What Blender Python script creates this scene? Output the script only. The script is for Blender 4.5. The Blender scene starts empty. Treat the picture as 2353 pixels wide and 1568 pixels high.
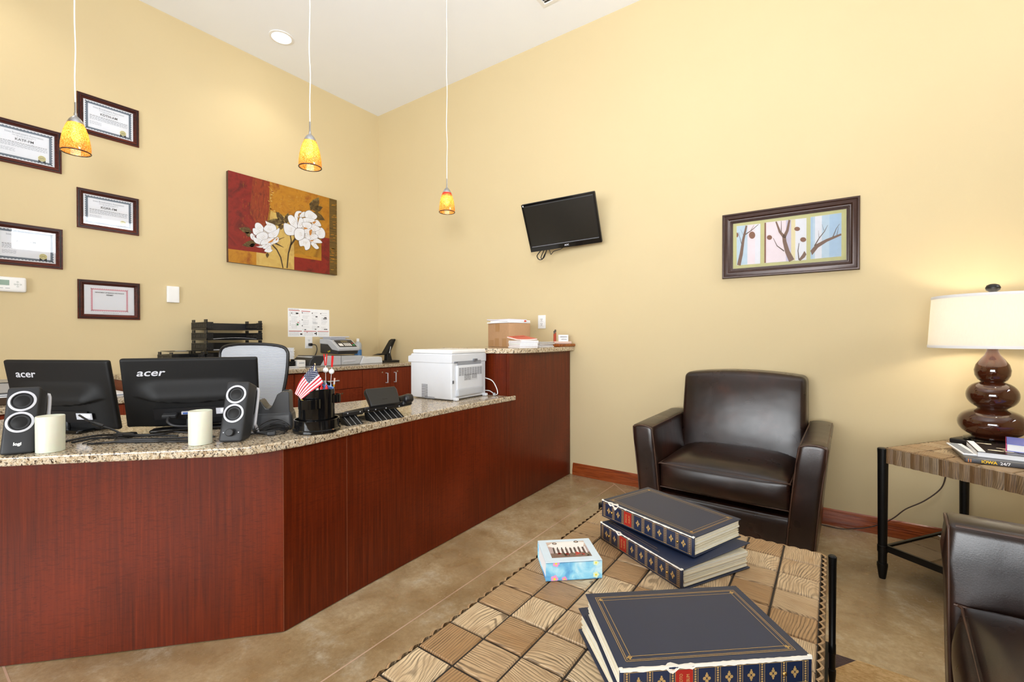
import bpy, bmesh, math, random
import numpy as np
from mathutils import Vector, Matrix
R = math.radians
random.seed(7)
COL = bpy.context.scene.collection
I4 = Matrix.Identity(4)
def T(x=0, y=0, z=0, rz=0, rx=0, ry=0):
    return (Matrix.Translation((x, y, z)) @ Matrix.Rotation(R(rz), 4, 'Z') @ Matrix.Rotation(R(rx), 4, 'X')
            @ Matrix.Rotation(R(ry), 4, 'Y'))
# ---------------------------------------------------------------- materials
def srgb(c):
    if isinstance(c, str):
        c = [int(c[i:i + 2], 16) for i in (0, 2, 4)]
    return tuple(((v / 255) / 12.92 if v / 255 <= .04045 else ((v / 255 + .055) / 1.055) ** 2.4) for v in c) + (1,)
class NT:
    def __init__(s, name):
        s.m = bpy.data.materials.new(name); s.m.use_nodes = True
        s.n = s.m.node_tree.nodes; s.l = s.m.node_tree.links
        s.b = s.n['Principled BSDF']; s.out = s.n['Material Output']
    def put(s, sock, v):
        if isinstance(v, bpy.types.NodeSocket): s.l.new(v, sock)
        else: sock.default_value = v
    def node(s, t, **kw):
        n = s.n.new(t)
        for k, v in kw.items():
            if k in n.inputs: s.put(n.inputs[k], v)
            else: setattr(n, k, v)
        return n
    def coord(s, kind='Object', scale=(1, 1, 1), rot=(0, 0, 0), loc=(0, 0, 0)):
        tc = s.n.new('ShaderNodeTexCoord'); mp = s.n.new('ShaderNodeMapping')
        s.l.new(tc.outputs[kind], mp.inputs[0])
        mp.inputs['Scale'].default_value = scale; mp.inputs['Location'].default_value = loc
        mp.inputs['Rotation'].default_value = [R(a) for a in rot]
        return mp.outputs[0]
    def noise(s, v, scale, detail=3, rough=.55, dist=0):
        n = s.node('ShaderNodeTexNoise', Vector=v, Scale=scale, Detail=detail, Roughness=rough, Distortion=dist)
        return n.outputs['Fac']
    def wave(s, v, scale, dist=0, detail=2, dscale=1, axis='X', kind='BANDS'):
        n = s.node('ShaderNodeTexWave', Vector=v, Scale=scale, Distortion=dist, Detail=detail)
        n.inputs['Detail Scale'].default_value = dscale
        n.wave_type = kind
        if kind == 'BANDS': n.bands_direction = axis
        return n.outputs['Fac']
    def voro(s, v, scale, out='Distance', feat='F1'):
        n = s.node('ShaderNodeTexVoronoi', Vector=v, Scale=scale); n.feature = feat
        return n.outputs[out]
    def ramp(s, fac, stops, interp='LINEAR'):
        n = s.n.new('ShaderNodeValToRGB'); s.l.new(fac, n.inputs[0]); e = n.color_ramp.elements
        n.color_ramp.interpolation = interp
        while len(e) < len(stops): e.new(.5)
        for el, (p, c) in zip(e, stops):
            el.position = p; el.color = srgb(c) if not isinstance(c, float) else (c, c, c, 1)
        return n.outputs[0]
    def mix(s, fac, a, b, mode='MIX'):
        n = s.n.new('ShaderNodeMix'); n.data_type = 'RGBA'; n.blend_type = mode
        s.put(n.inputs[0], fac); s.put(n.inputs[6], a); s.put(n.inputs[7], b)
        return n.outputs[2]
    def math(s, op, a, b=0., c=0.):
        n = s.n.new('ShaderNodeMath'); n.operation = op
        s.put(n.inputs[0], a); s.put(n.inputs[1], b); s.put(n.inputs[2], c)
        return n.outputs[0]
    def bump(s, h, strength=.3, dist=.002):
        n = s.node('ShaderNodeBump', Height=h, Strength=strength, Distance=dist)
        s.l.new(n.outputs[0], s.b.inputs['Normal']); return n
    def set(s, **kw):
        names = dict(col='Base Color', rough='Roughness', metal='Metallic', spec='Specular IOR Level', coat='Coat Weight',
                     coatr='Coat Roughness', trans='Transmission Weight', ior='IOR', alpha='Alpha', sub='Subsurface Weight',
                     ecol='Emission Color', es='Emission Strength', sheen='Sheen Weight')
        for k, v in kw.items(): s.put(s.b.inputs[names[k]], v)
        return s
MATS = {}
def M(name, c, rough=.5, metal=0., spec=.5, vary=.06, vscale=30, coat=0., bump=0., bscale=200, **kw):
    """plain painted / plastic / paper material with a slight procedural unevenness"""
    if name in MATS: return MATS[name]
    t = NT(name); base = srgb(c)
    n = t.noise(t.coord(), vscale, 3)
    lo = tuple(max(0, v * (1 - vary)) for v in base[:3]) + (1,); hi = tuple(min(1, v * (1 + vary)) for v in base[:3]) + (1,)
    t.set(col=t.mix(n, lo, hi), rough=rough, metal=metal, spec=spec, coat=coat, **kw)
    if bump: t.bump(t.noise(t.coord(), bscale, 3), bump, .001)
    MATS[name] = t.m
    return t.m
def m_wall():
    t = NT('tan_wall_paint'); v = t.coord()
    n = t.noise(v, 1.3, 4); f = t.noise(v, 260, 2)
    t.set(col=t.mix(n, srgb('D0BD94'), srgb('D5C39B')), rough=.62, spec=.25); t.bump(f, .12, .001); return t.m
def m_ceiling():
    t = NT('white_ceiling_paint'); n = t.noise(t.coord(), 3, 3)
    t.set(col=t.mix(n, srgb('F2F5FB'), srgb('F6F9FD')), rough=.8, spec=.2); t.bump(t.noise(t.coord(), 180, 2), .1, .001); return t.m
def m_floor():
    t = NT('stained_concrete'); v = t.coord()
    a = t.noise(v, 1.6, 6, .6, .3); b = t.noise(v, 5, 9, .72, .15); c = t.noise(v, 55, 6, .75, .1)
    col = t.ramp(a, [(.3, '9A8260'), (.45, 'B69D78'), (.55, 'C3AC88'), (.7, 'D0BFA2')])
    col = t.mix(t.math('MULTIPLY', t.ramp(b, [(.45, 0.), (.62, 1.)]), .7), col, srgb('9C7C52'))
    col = t.mix(t.math('MULTIPLY', t.ramp(b, [(.3, 1.), (.45, 0.)]), .7), col, srgb('D2C5AE'))
    col = t.mix(t.math('MULTIPLY', t.ramp(c, [(.4, 1.), (.6, 0.)]), .22), col, srgb('6E5637'))
    sp = t.ramp(t.noise(v, 140, 2), [(.77, 0.), (.8, 1.)])
    col = t.mix(sp, col, srgb('E2DACB'))
    t.set(col=col, rough=t.math('MULTIPLY_ADD', b, .3, .1), spec=.55); t.bump(c, .06, .001); return t.m
def m_granite():
    t = NT('speckled_granite')
    v = t.coord('Object', (1, 1, 1), (0, 0, 33)); vs = t.coord('Object', (58, 140, 90), (0, 0, 33))
    vs2 = t.coord('Object', (32, 80, 60), (0, 0, 33), (3, 1, 2))
    a = t.noise(vs, 1, 5, .65, .5); b = t.noise(vs2, 1, 4, .6, .4); d = t.noise(v, 130, 3, .6)
    col = t.ramp(b, [(.32, '9A8164'), (.44, 'C2AD8E'), (.55, 'D8CBB5'), (.7, 'B49C7C')])
    col = t.mix(t.ramp(a, [(.40, 1.), (.48, 0.)]), col, srgb('3E3026'))
    col = t.mix(t.math('MULTIPLY', t.ramp(a, [(.58, 0.), (.66, 1.)]), .6), col, srgb('8C6A45'))
    col = t.mix(t.math('MULTIPLY', t.ramp(d, [(.3, 1.), (.42, 0.)]), .7), col, srgb('5B4631'))
    col = t.mix(t.math('MULTIPLY', t.ramp(d, [(.6, 0.), (.68, 1.)]), .6), col, srgb('F1E8D4'))
    t.set(col=col, rough=.12, spec=.55); return t.m
def m_mahogany(name='mahogany_veneer', c1='4A1808', c2='602008', c3='70290D', grain='Z', rough=.3):
    t = NT(name)
    k = {'Z': (60, 60, 1.6), 'X': (1.6, 60, 60), 'Y': (60, 1.6, 60)}[grain]
    k2 = {'Z': (26, 26, 130), 'X': (130, 26, 26), 'Y': (26, 130, 26)}[grain]
    k3 = {'Z': (2.2, 2.2, 1.3), 'X': (1.3, 2.2, 2.2), 'Y': (2.2, 1.3, 2.2)}[grain]
    g = t.noise(t.coord('Object', k), 1.6, 5, .6, .3); f = t.noise(t.coord('Object', k2), 1, 4, .6, 1.2); l = t.noise(t.coord('Object', k3), 1, 3)
    col = t.ramp(g, [(.3, c1), (.52, c2), (.7, c3)])
    fl = t.math('MULTIPLY', t.ramp(f, [(.52, 0.), (.62, 1.)]), t.ramp(l, [(.42, 0.), (.62, .55)]))
    col = t.mix(fl, col, srgb('360E05'))
    col = t.mix(t.math('MULTIPLY', t.ramp(l, [(.5, 0.), (.75, 1.)]), .35), col, srgb('8A3519'))
    t.set(col=col, rough=rough, spec=.22); return t.m
def m_baseboard():
    t = NT('red_oak_baseboard')
    g = t.noise(t.coord('Object', (3, 60, 60)), 1.5, 5, .65, .6)
    t.set(col=t.ramp(g, [(.3, '55200C'), (.45, '86390F'), (.6, '9C4A1E'), (.75, '6E2B0E')]), rough=.25, coat=.3); return t.m
def m_leather(name='espresso_leather', dark='180D09', mid='2A1812', red='42241A'):
    t = NT(name); v = t.coord()
    a = t.noise(v, 5, 4, .6, .3); b = t.noise(v, 8, 2)
    col = t.ramp(a, [(.3, dark), (.55, mid), (.75, red)])
    col = t.mix(t.math('MULTIPLY', b, .25), col, srgb(dark))
    w = t.noise(t.coord('Object', (1, 2.5, 1)), 9, 3, .5, 1.5)
    h = t.math('ADD', t.math('MULTIPLY', t.noise(v, 260, 2), .12), t.noise(t.coord('Object', (1, 1.6, 1)), 9, 1))
    t.set(col=col, rough=t.math('MULTIPLY_ADD', b, .1, .24), spec=.55); t.bump(h, .25, .006); return t.m
def m_oak(name='reclaimed_oak_tile', light=1., gl=1.):
    t = NT(name)
    uv = t.n.new('ShaderNodeUVMap'); uv.uv_map = 'UVMap'
    def mp(sc):
        m = t.n.new('ShaderNodeMapping'); t.l.new(uv.outputs[0], m.inputs[0]); m.inputs['Scale'].default_value = sc; return m.outputs[0]
    rnd = t.n.new('ShaderNodeAttribute'); rnd.attribute_name = 'tone'
    bend = t.noise(mp((3.2, 7, 1)), 1.0, 2, .5, .3)
    # cathedral rings: stretched rings bent by a slow noise
    vv = t.n.new('ShaderNodeVectorMath'); vv.operation = 'ADD'
    cmb = t.n.new('ShaderNodeCombineXYZ'); t.l.new(t.math('MULTIPLY', bend, t.math('MULTIPLY_ADD', rnd.outputs['Fac'], .17, .02)), cmb.inputs[1])
    t.l.new(mp((.22, 1, 1)), vv.inputs[0]); t.l.new(cmb.outputs[0], vv.inputs[1])
    w = t.wave(vv.outputs[0], 46, 2.2, 4, 2.0, 'Y')
    fine = t.noise(mp((14, 420, 1)), 1, 3, .6)
    blotch = t.noise(mp((9, 16, 1)), 1, 3)
    base = t.mix(rnd.outputs['Fac'], srgb('A88258'), srgb('DEC6A2'))
    base = t.mix(t.math('MULTIPLY', t.ramp(blotch, [(.45, 0.), (.7, 1.)]), .5), base, srgb('8E6438'))
    gstr = t.math('MULTIPLY', t.ramp(w, [(.5, 0.), (.95, 1.)]), t.ramp(blotch, [(.3, .9), (.62, .25)]))
    col = t.mix(gstr, base, srgb('4A3423'))
    col = t.mix(t.math('MULTIPLY', t.ramp(fine, [(.48, 0.), (.66, 1.)]), .5), col, srgb('5E452C'))
    if light != 1.: col = t.mix(1., col, (light, light * .97, light * .93, 1), 'MULTIPLY')
    t.set(col=col, rough=.42, spec=.4)
    t.bump(t.math('ADD', t.math('MULTIPLY', w, -.6), t.math('MULTIPLY', fine, -.3)), .35, .0015); return t.m
def m_glass(name='clear_glass', tint='FFFFFF', gloss=1.):
    t = NT(name); t.n.remove(t.b)
    tr = t.node('ShaderNodeBsdfTransparent', Color=srgb(tint)); gl = t.node('ShaderNodeBsdfGlossy', Color=(1, 1, 1, 1), Roughness=.02)
    fr = t.node('ShaderNodeFresnel', IOR=1.5); mx = t.n.new('ShaderNodeMixShader')
    nz = t.noise(t.coord(), 4, 2)
    t.l.new(t.math('MULTIPLY', fr.outputs[0], t.math('MULTIPLY_ADD', nz, .04, gloss)), mx.inputs[0])
    t.l.new(tr.outputs[0], mx.inputs[1]); t.l.new(gl.outputs[0], mx.inputs[2]); t.l.new(mx.outputs[0], t.out.inputs[0]); return t.m
def m_art_glass(name, topc=None):
    """amber crackle glass of the pendants, lit from inside by the bulb"""
    t = NT(name); v = t.coord()
    sp = t.noise(v, 260, 4, .7); sm = t.noise(v, 90, 3)
    col = t.ramp(sp, [(.36, '6A3208'), (.43, 'E39A30'), (.53, 'F6CF7A'), (.66, 'FDF1CE')])
    col = t.mix(t.math('MULTIPLY', t.ramp(sm, [(.35, 1.), (.5, 0.)]), .35), col, srgb('C97814'))
    if topc:
        sx = t.n.new('ShaderNodeSeparateXYZ'); t.l.new(t.coord(), sx.inputs[0])
        z = t.math('MULTIPLY_ADD', t.noise(v, 60, 3), .03, sx.outputs[2])
        mr = t.node('ShaderNodeMapRange', Value=z); mr.inputs[1].default_value = .118; mr.inputs[2].default_value = .140
        col = t.mix(mr.outputs[0], col, srgb(topc))
    t.n.remove(t.b)
    tl = t.node('ShaderNodeBsdfTranslucent', Color=col); gl = t.node('ShaderNodeBsdfGlossy', Roughness=.08)
    df = t.node('ShaderNodeBsdfDiffuse', Color=col); tr = t.node('ShaderNodeBsdfTransparent', Color=col)
    a = t.n.new('ShaderNodeMixShader'); a.inputs[0].default_value = .35; t.l.new(tl.outputs[0], a.inputs[1]); t.l.new(df.outputs[0], a.inputs[2])
    c = t.n.new('ShaderNodeMixShader'); c.inputs[0].default_value = .34; t.l.new(a.outputs[0], c.inputs[1]); t.l.new(tr.outputs[0], c.inputs[2])
    b = t.n.new('ShaderNodeMixShader'); b.inputs[0].default_value = .06; t.l.new(c.outputs[0], b.inputs[1]); t.l.new(gl.outputs[0], b.inputs[2])
    t.l.new(b.outputs[0], t.out.inputs[0]); return t.m
def m_emit(name, c, s):
    t = NT(name); n = t.noise(t.coord(), 20, 2)
    t.set(col=srgb(c), ecol=t.mix(n, srgb(c), tuple(v * .97 for v in srgb(c)[:3]) + (1,)), es=s); return t.m
def m_shade():
    t = NT('white_linen_shade'); n = t.noise(t.coord('Object', (300, 300, 40)), 1, 2)
    t.n.remove(t.b)
    c = t.mix(n, srgb('F4F0E8'), srgb('FAF8F2'))
    d = t.node('ShaderNodeBsdfDiffuse', Color=c); l = t.node('ShaderNodeBsdfTranslucent', Color=c)
    mx = t.n.new('ShaderNodeMixShader'); mx.inputs[0].default_value = .45
    t.l.new(d.outputs[0], mx.inputs[1]); t.l.new(l.outputs[0], mx.inputs[2]); t.l.new(mx.outputs[0], t.out.inputs[0]); return t.m
def m_candle():
    t = NT('ivory_wax'); n = t.noise(t.coord(), 18, 3)
    t.set(col=t.mix(n, srgb('D6D8C6'), srgb('E0E2D2')), rough=.38, sub=.25); return t.m
def m_rug(name, c1, c2, sc):
    t = NT(name); v = t.coord('Object', (1, 2.2, 1), (0, 0, 30)); n = t.noise(v, sc, 6, .7, .5)
    t.set(col=t.ramp(n, [(.35, c1), (.65, c2)]), rough=.95, spec=.1, sheen=.2); t.bump(t.noise(v, 220, 4), .8, .006); return t.m
def m_cloud():
    t = NT('blue_cloud_print'); n = t.noise(t.coord(), 16, 4, .55, .6)
    t.set(col=t.ramp(n, [(.3, '3F7FC0'), (.45, '6DB3DE'), (.55, '8FD0EA'), (.7, 'D3EEF6')]), rough=.3, spec=.5); return t.m
def m_paint(name, c1, c2, c3, sc=14, st=(1, 1, 1)):
    t = NT(name); v = t.coord('Object', st); a = t.noise(v, sc, 5, .65, .6)
    t.set(col=t.ramp(a, [(.3, c1), (.5, c2), (.7, c3)]), rough=.35, spec=.4); t.bump(t.noise(v, 70, 4), .3, .002); return t.m
# ---------------------------------------------------------------- mesh building
class MB:
    def __init__(s): s.v = []; s.f = []; s.mi = []; s.uv = []; s.tone = []
    def add(s, verts, faces, m=0, X=None, uv=None, tone=.5):
        k = len(s.v)
        s.v += [tuple(X @ Vector(p)) if X is not None else tuple(p) for p in verts]
        for i, f in enumerate(faces):
            s.f.append([k + j for j in f]); s.mi.append(m)
            s.uv.append([uv[j] for j in f] if uv else None); s.tone.append(tone)
        return s
    def box(s, c, d, m=0, X=None):
        x, y, z = c; a, b, h = d[0] / 2, d[1] / 2, d[2] / 2
        v = [(x + i * a, y + j * b, z + k * h) for k in (-1, 1) for j in (-1, 1) for i in (-1, 1)]
        return s.add(v, [(0, 2, 3, 1), (4, 5, 7, 6), (0, 1, 5, 4), (2, 6, 7, 3), (0, 4, 6, 2), (1, 3, 7, 5)], m, X)
    def prism(s, poly, z0, z1, m=0, X=None):
        n = len(poly)
        if sum(poly[i][0] * poly[(i + 1) % n][1] - poly[(i + 1) % n][0] * poly[i][1] for i in range(n)) < 0: poly = poly[::-1]
        v = [(p[0], p[1], z0) for p in poly] + [(p[0], p[1], z1) for p in poly]
        return s.add(v, [list(range(n))[::-1], list(range(n, 2 * n))] + [(i, (i + 1) % n, n + (i + 1) % n, n + i) for i in range(n)], m, X)
    def flat(s, poly, z, m=0, X=None):
        n = len(poly)
        if sum(poly[i][0] * poly[(i + 1) % n][1] - poly[(i + 1) % n][0] * poly[i][1] for i in range(n)) < 0: poly = poly[::-1]
        return s.add([(p[0], p[1], z) for p in poly], [list(range(n))], m, X)
    def rect(s, x0, y0, x1, y1, z, m=0, X=None): return s.flat([(x0, y0), (x1, y0), (x1, y1), (x0, y1)], z, m, X)
    def lathe(s, prof, n=32, m=0, X=None, sx=1, sy=1):
        v = []; f = []; rings = []
        for r, z in prof:
            if r < 1e-6: rings.append([len(v)]); v.append((0, 0, z))
            else:
                rings.append(list(range(len(v), len(v) + n)))
                v += [(r * math.cos(2 * math.pi * i / n) * sx, r * math.sin(2 * math.pi * i / n) * sy, z) for i in range(n)]
        for a, b in zip(rings, rings[1:]):
            for i in range(n):
                j = (i + 1) % n
                if len(a) == 1 and len(b) == 1: continue
                if len(a) == 1: f.append((a[0], b[j], b[i]))
                elif len(b) == 1: f.append((a[i], a[j], b[0]))
                else: f.append((a[i], a[j], b[j], b[i]))
        return s.add(v, f, m, X)
    def tube(s, pts, r, n=8, m=0, X=None, smooth=0, closed=False):
        P = [Vector(p) for p in pts]
        rr = list(r) if hasattr(r, '__len__') else [r] * len(P)
        if smooth:
            Q = []; RR = []; N = len(P); rng = range(N if closed else N - 1)
            for i in rng:
                p0 = P[(i - 1) % N] if closed or i > 0 else P[0]; p1 = P[i]; p2 = P[(i + 1) % N]
                p3 = P[(i + 2) % N] if closed or i + 2 < N else P[N - 1]
                for k in range(smooth):
                    t = k / smooth
                    Q.append(.5 * ((2 * p1) + (p2 - p0) * t + (2 * p0 - 5 * p1 + 4 * p2 - p3) * t * t + (3 * p1 - p0 - 3 * p2 + p3) * t ** 3))
                    RR.append(rr[i] * (1 - t) + rr[(i + 1) % N] * t)
            if not closed: Q.append(P[-1]); RR.append(rr[-1])
            P, rr = Q, RR
        N = len(P); v = []; f = []; up = None
        for i in range(N):
            d = (P[(i + 1) % N] - P[i - 1]) if closed else (P[min(i + 1, N - 1)] - P[max(i - 1, 0)])
            if d.length < 1e-9: d = Vector((0, 0, 1))
            d.normalize()
            if up is None: up = d.orthogonal().normalized()
            up = (up - d * up.dot(d))
            up = d.orthogonal().normalized() if up.length < 1e-6 else up.normalized()
            w = d.cross(up)
            v += [tuple(P[i] + (up * math.cos(2 * math.pi * k / n) + w * math.sin(2 * math.pi * k / n)) * rr[i]) for k in range(n)]
        for i in range(N if closed else N - 1):
            for k in range(n):
                a, b = i * n, ((i + 1) % N) * n
                f.append((a + k, a + (k + 1) % n, b + (k + 1) % n, b + k))
        if not closed: f += [list(range(n))[::-1], list(range((N - 1) * n, N * n))]
        return s.add(v, f, m, X)
    def frame(s, W, H, prof, m=0, X=None):
        """mitred picture moulding; prof = [(inset, height)] outer to inner"""
        v = []
        for i, h in prof:
            a, b = W / 2 - i, H / 2 - i
            v += [(-a, -b, h), (a, -b, h), (a, b, h), (-a, b, h)]
        f = [(4 * k + j, 4 * k + (j + 1) % 4, 4 * k + 4 + (j + 1) % 4, 4 * k + 4 + j) for k in range(len(prof) - 1) for j in range(4)]
        return s.add(v, f, m, X)
    def soft(s, d, r, m=0, X=None, k=3, n=6, fn=None):
        """rounded box centred at the origin, optional deformation"""
        h = [q / 2 for q in d]; rr = [min(r, q * .999) for q in h]; r = min(rr)
        def line(a):
            i = a - r
            e = [-a + r * (1 - math.cos(math.pi / 2 * j / k)) for j in range(k)]
            md = [-i + 2 * i * j / n for j in range(n + 1)] if i > 1e-5 else [0.]
            return e + md + [-q for q in e[::-1]]
        L = [line(a) for a in h]; idx = {}; v = []; f = []
        def vid(p):
            q = [max(-(h[a] - r), min(h[a] - r, p[a])) for a in range(3)]
            dv = Vector([p[a] - q[a] for a in range(3)])
            w = Vector(q) + (dv.normalized() * r if dv.length > 1e-9 else dv)
            key = tuple(round(t, 6) for t in w)
            if key not in idx: idx[key] = len(v); v.append(key)
            return idx[key]
        for ax in range(3):
            a, b = (ax + 1) % 3, (ax + 2) % 3
            for sg in (-1, 1):
                for i in range(len(L[a]) - 1):
                    for j in range(len(L[b]) - 1):
                        q = []
                        for (ii, jj) in ((i, j), (i + 1, j), (i + 1, j + 1), (i, j + 1)):
                            p = [0, 0, 0]; p[ax] = sg * h[ax]; p[a] = L[a][ii]; p[b] = L[b][jj]; q.append(vid(p))
                        if sg < 0: q = q[::-1]
                        q2 = [x for t, x in enumerate(q) if x != q[t - 1]]
                        if len(q2) >= 3: f.append(q2)
        if fn: v = [fn(*p) for p in v]
        return s.add(v, f, m, X)
    def text(s, body, size, X=None, m=0, ext=.0002, align='CENTER', shear=0., sx=1., bold=0.):
        cu = bpy.data.curves.new('lettering_curve', 'FONT'); cu.body = body; cu.size = size; cu.align_x = align; cu.align_y = 'CENTER'
        cu.extrude = ext; cu.shear = shear; cu.resolution_u = 3; cu.offset = bold
        o = bpy.data.objects.new('lettering_curve', cu); COL.objects.link(o)
        dg = bpy.context.evaluated_depsgraph_get(); me = bpy.data.meshes.new_from_object(o.evaluated_get(dg))
        A = (X if X is not None else I4) @ Matrix.Diagonal((sx, 1, 1, 1))
        s.add([tuple(v.co) for v in me.vertices], [list(p.vertices) for p in me.polygons], m, A)
        bpy.data.objects.remove(o); bpy.data.curves.remove(cu); bpy.data.meshes.remove(me)
        return s
    def build(s, name, mats, parent=None, X=None, smooth=None, bevel=0, bseg=2, weld=False, sub=0):
        me = bpy.data.meshes.new(name); me.from_pydata(s.v, [], s.f)
        mats = mats if isinstance(mats, (list, tuple)) else [mats]
        for q in mats: me.materials.append(q)
        me.polygons.foreach_set('material_index', s.mi)
        if any(s.uv):
            ul = me.uv_layers.new(name='UVMap')
            at = me.attributes.new('tone', 'FLOAT', 'FACE')
            at.data.foreach_set('value', s.tone)
            for p in me.polygons:
                if s.uv[p.index]:
                    for li, q in zip(p.loop_indices, s.uv[p.index]): ul.data[li].uv = q
        me.validate(); me.update()
        if weld:
            bm = bmesh.new(); bm.from_mesh(me); bmesh.ops.remove_doubles(bm, verts=bm.verts, dist=1e-5)
            bmesh.ops.recalc_face_normals(bm, faces=bm.faces); bm.to_mesh(me); bm.free()
        if smooth is not None:
            me.shade_smooth(); me.set_sharp_from_angle(angle=R(smooth))
        o = bpy.data.objects.new(name, me); COL.objects.link(o)
        if parent is not None: o.parent = parent
        if X is not None: o.matrix_local = X
        if bevel:
            b = o.modifiers.new('edge', 'BEVEL'); b.width = bevel; b.segments = bseg; b.limit_method = 'ANGLE'; b.angle_limit = R(40)
        if sub:
            b = o.modifiers.new('sub', 'SUBSURF'); b.levels = sub; b.render_levels = sub
        return o
def tag(o, label, cat, group=None, kind=None):
    if label: o['label'] = label
    if cat: o['category'] = cat
    if group: o['group'] = group
    if kind: o['kind'] = kind
    return o
def thing(name, label, cat, X=I4, group=None):
    o = bpy.data.objects.new(name, None); COL.objects.link(o); o.empty_display_size = .05
    o.matrix_local = X
    return tag(o, label, cat, group)
def dup(o, X, label=None, parent=None):
    c = o.copy(); COL.objects.link(c)
    if parent is None:
        c.matrix_local = X
        if label: c['label'] = label
    else:
        c.parent = parent; c.matrix_local = o.matrix_local.copy()
    for ch in list(o.children): dup(ch, None, None, c)
    return c
WA = Matrix(((0, 0, 1, 0), (1, 0, 0, 0), (0, 1, 0, 0), (0, 0, 0, 1)))      # wall at x=0: u=+y, v=+z, out=+x
WB = Matrix(((1, 0, 0, 0), (0, 0, -1, 0), (0, 1, 0, 0), (0, 0, 0, 1)))     # wall at y=0: u=+x, v=+z, out=-y
def onA(y, z, d=0.): return Matrix.Translation((d, y, z)) @ WA
def onB(x, z, d=0.): return Matrix.Translation((x, -d, z)) @ WB
def homog(src):
    """projective map of a quadrilateral (tl,tr,br,bl) to the unit square (v up)"""
    dst = [(0, 1), (1, 1), (1, 0), (0, 0)]; A = []; b = []
    for (x, y), (u, v) in zip(src, dst):
        A += [[x, y, 1, 0, 0, 0, -u * x, -u * y], [0, 0, 0, x, y, 1, -v * x, -v * y]]; b += [u, v]
    h = np.linalg.solve(np.array(A, float), np.array(b, float))
    def f(x, y):
        w = h[6] * x + h[7] * y + 1
        return ((h[0] * x + h[1] * y + h[2]) / w, (h[3] * x + h[4] * y + h[5]) / w)
    return f
# shared materials
mWALL = m_wall(); mCEIL = m_ceiling(); mFLOOR = m_floor(); mGRAN = m_granite(); mMAH = m_mahogany()
mMAHX = m_mahogany('mahogany_cabinet_veneer', '6A2A18', '82361F', '924024', 'Z', .3); mBASE = m_baseboard(); mLEA = m_leather(); mOAK = m_oak(); mOAKM = m_oak('brown_oak_tile', .72); mOAKD = m_oak('dark_oak_tile', .5)
mGLASS = m_glass('picture_glass'); mWAX = m_candle(); mSHADE = m_shade()
BLK = M('black_plastic', '17171A', .38, bump=.05, bscale=500); BLKG = M('gloss_black_plastic', '0C0C0D', .08); BLKM = M('matte_black_plastic', '101011', .55, spec=.3, bump=.1, bscale=600)
CHAR = M('charcoal_plastic', '2C2D30', .5, spec=.35); DGREY = M('dark_grey_plastic', '2A2B2E', .4)
WHT = M('white_plastic', 'EDEDED', .35, vary=.02); WHT2 = M('printer_white', 'D6D9DF', .4, vary=.02); GREY = M('grey_plastic', 'B9BCC2', .4, vary=.03)
PAPER = M('white_paper', 'F2F3F7', .7, vary=.02); PAPER2 = M('cream_paper', 'E6DCC2', .75, vary=.08, vscale=80); GREYP = M('grey_print', '8A8F98', .7); INK = M('black_ink', '1C1C1F', .6); LINK = M('grey_ink', '9A9DA6', .7)
STEEL = M('brushed_steel', 'B8B8BA', .28, 1., vary=.05); CHROME = M('chrome', 'DADADC', .1, 1., vary=.02); SILV = M('silver_plastic', 'C9CAD2', .35, .0, vary=.03)
IRON = M('blackened_iron', '1B1A19', .35, .6, vary=.3, vscale=60, bump=.1); RED = M('red_plastic', 'C4161C', .35); GOLD = M('gold_foil', 'C7A468', .4, .35, vary=.2, vscale=300); BRASS = M('brass_stud', 'C29A5A', .25, .9)
NAVY = M('navy_leatherette', '172440', .46, spec=.6, vary=.1, vscale=12, bump=.1, bscale=700); 
LIGHTS = (300, 90, 14, 5, .5, 440); EXPO = 0.14
# ================================================================ the room
HC = 3.79; RX = 7.6; RY = -7.0
def struct(name, mb, mats, **kw):
    o = mb.build(name, mats, **kw); o['kind'] = 'structure'; return o
fl = MB(); fl.box((RX / 2, RY / 2, -.06), (RX + .24, -RY + .24, .12), 0)
jm = M('pale_joint_filler', 'CBA98F', .6)
def joint(a, b, w=.006):
    a, b = Vector(a), Vector(b); d = (b - a).normalized(); n = Vector((-d.y, d.x)) * w / 2
    fl.flat([a - n, b - n, b + n, a + n], .0006, 1)
joint((2.982, -7), (2.982, -.05)); joint((2.96, -.03), (4.6, -1.63)); joint((1.2, -3.195), (7.5, -3.195))
joint((2.945, -.03), (2.67, -.30), .002); joint((2.67, -.30), (2.57, -.44), .002)
struct('floor', fl, [mFLOOR, jm])
c = MB(); c.box((RX / 2, RY / 2, HC + .06), (RX + .24, -RY + .24, .12)); struct('ceiling', c, mCEIL)
w = MB(); w.box((-.06, RY / 2, HC / 2), (.12, -RY + .24, HC)); struct('wall_left', w, mWALL)
w = MB(); w.box((RX / 2, .06, HC / 2), (RX, .12, HC)); struct('wall_right', w, mWALL)
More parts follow.
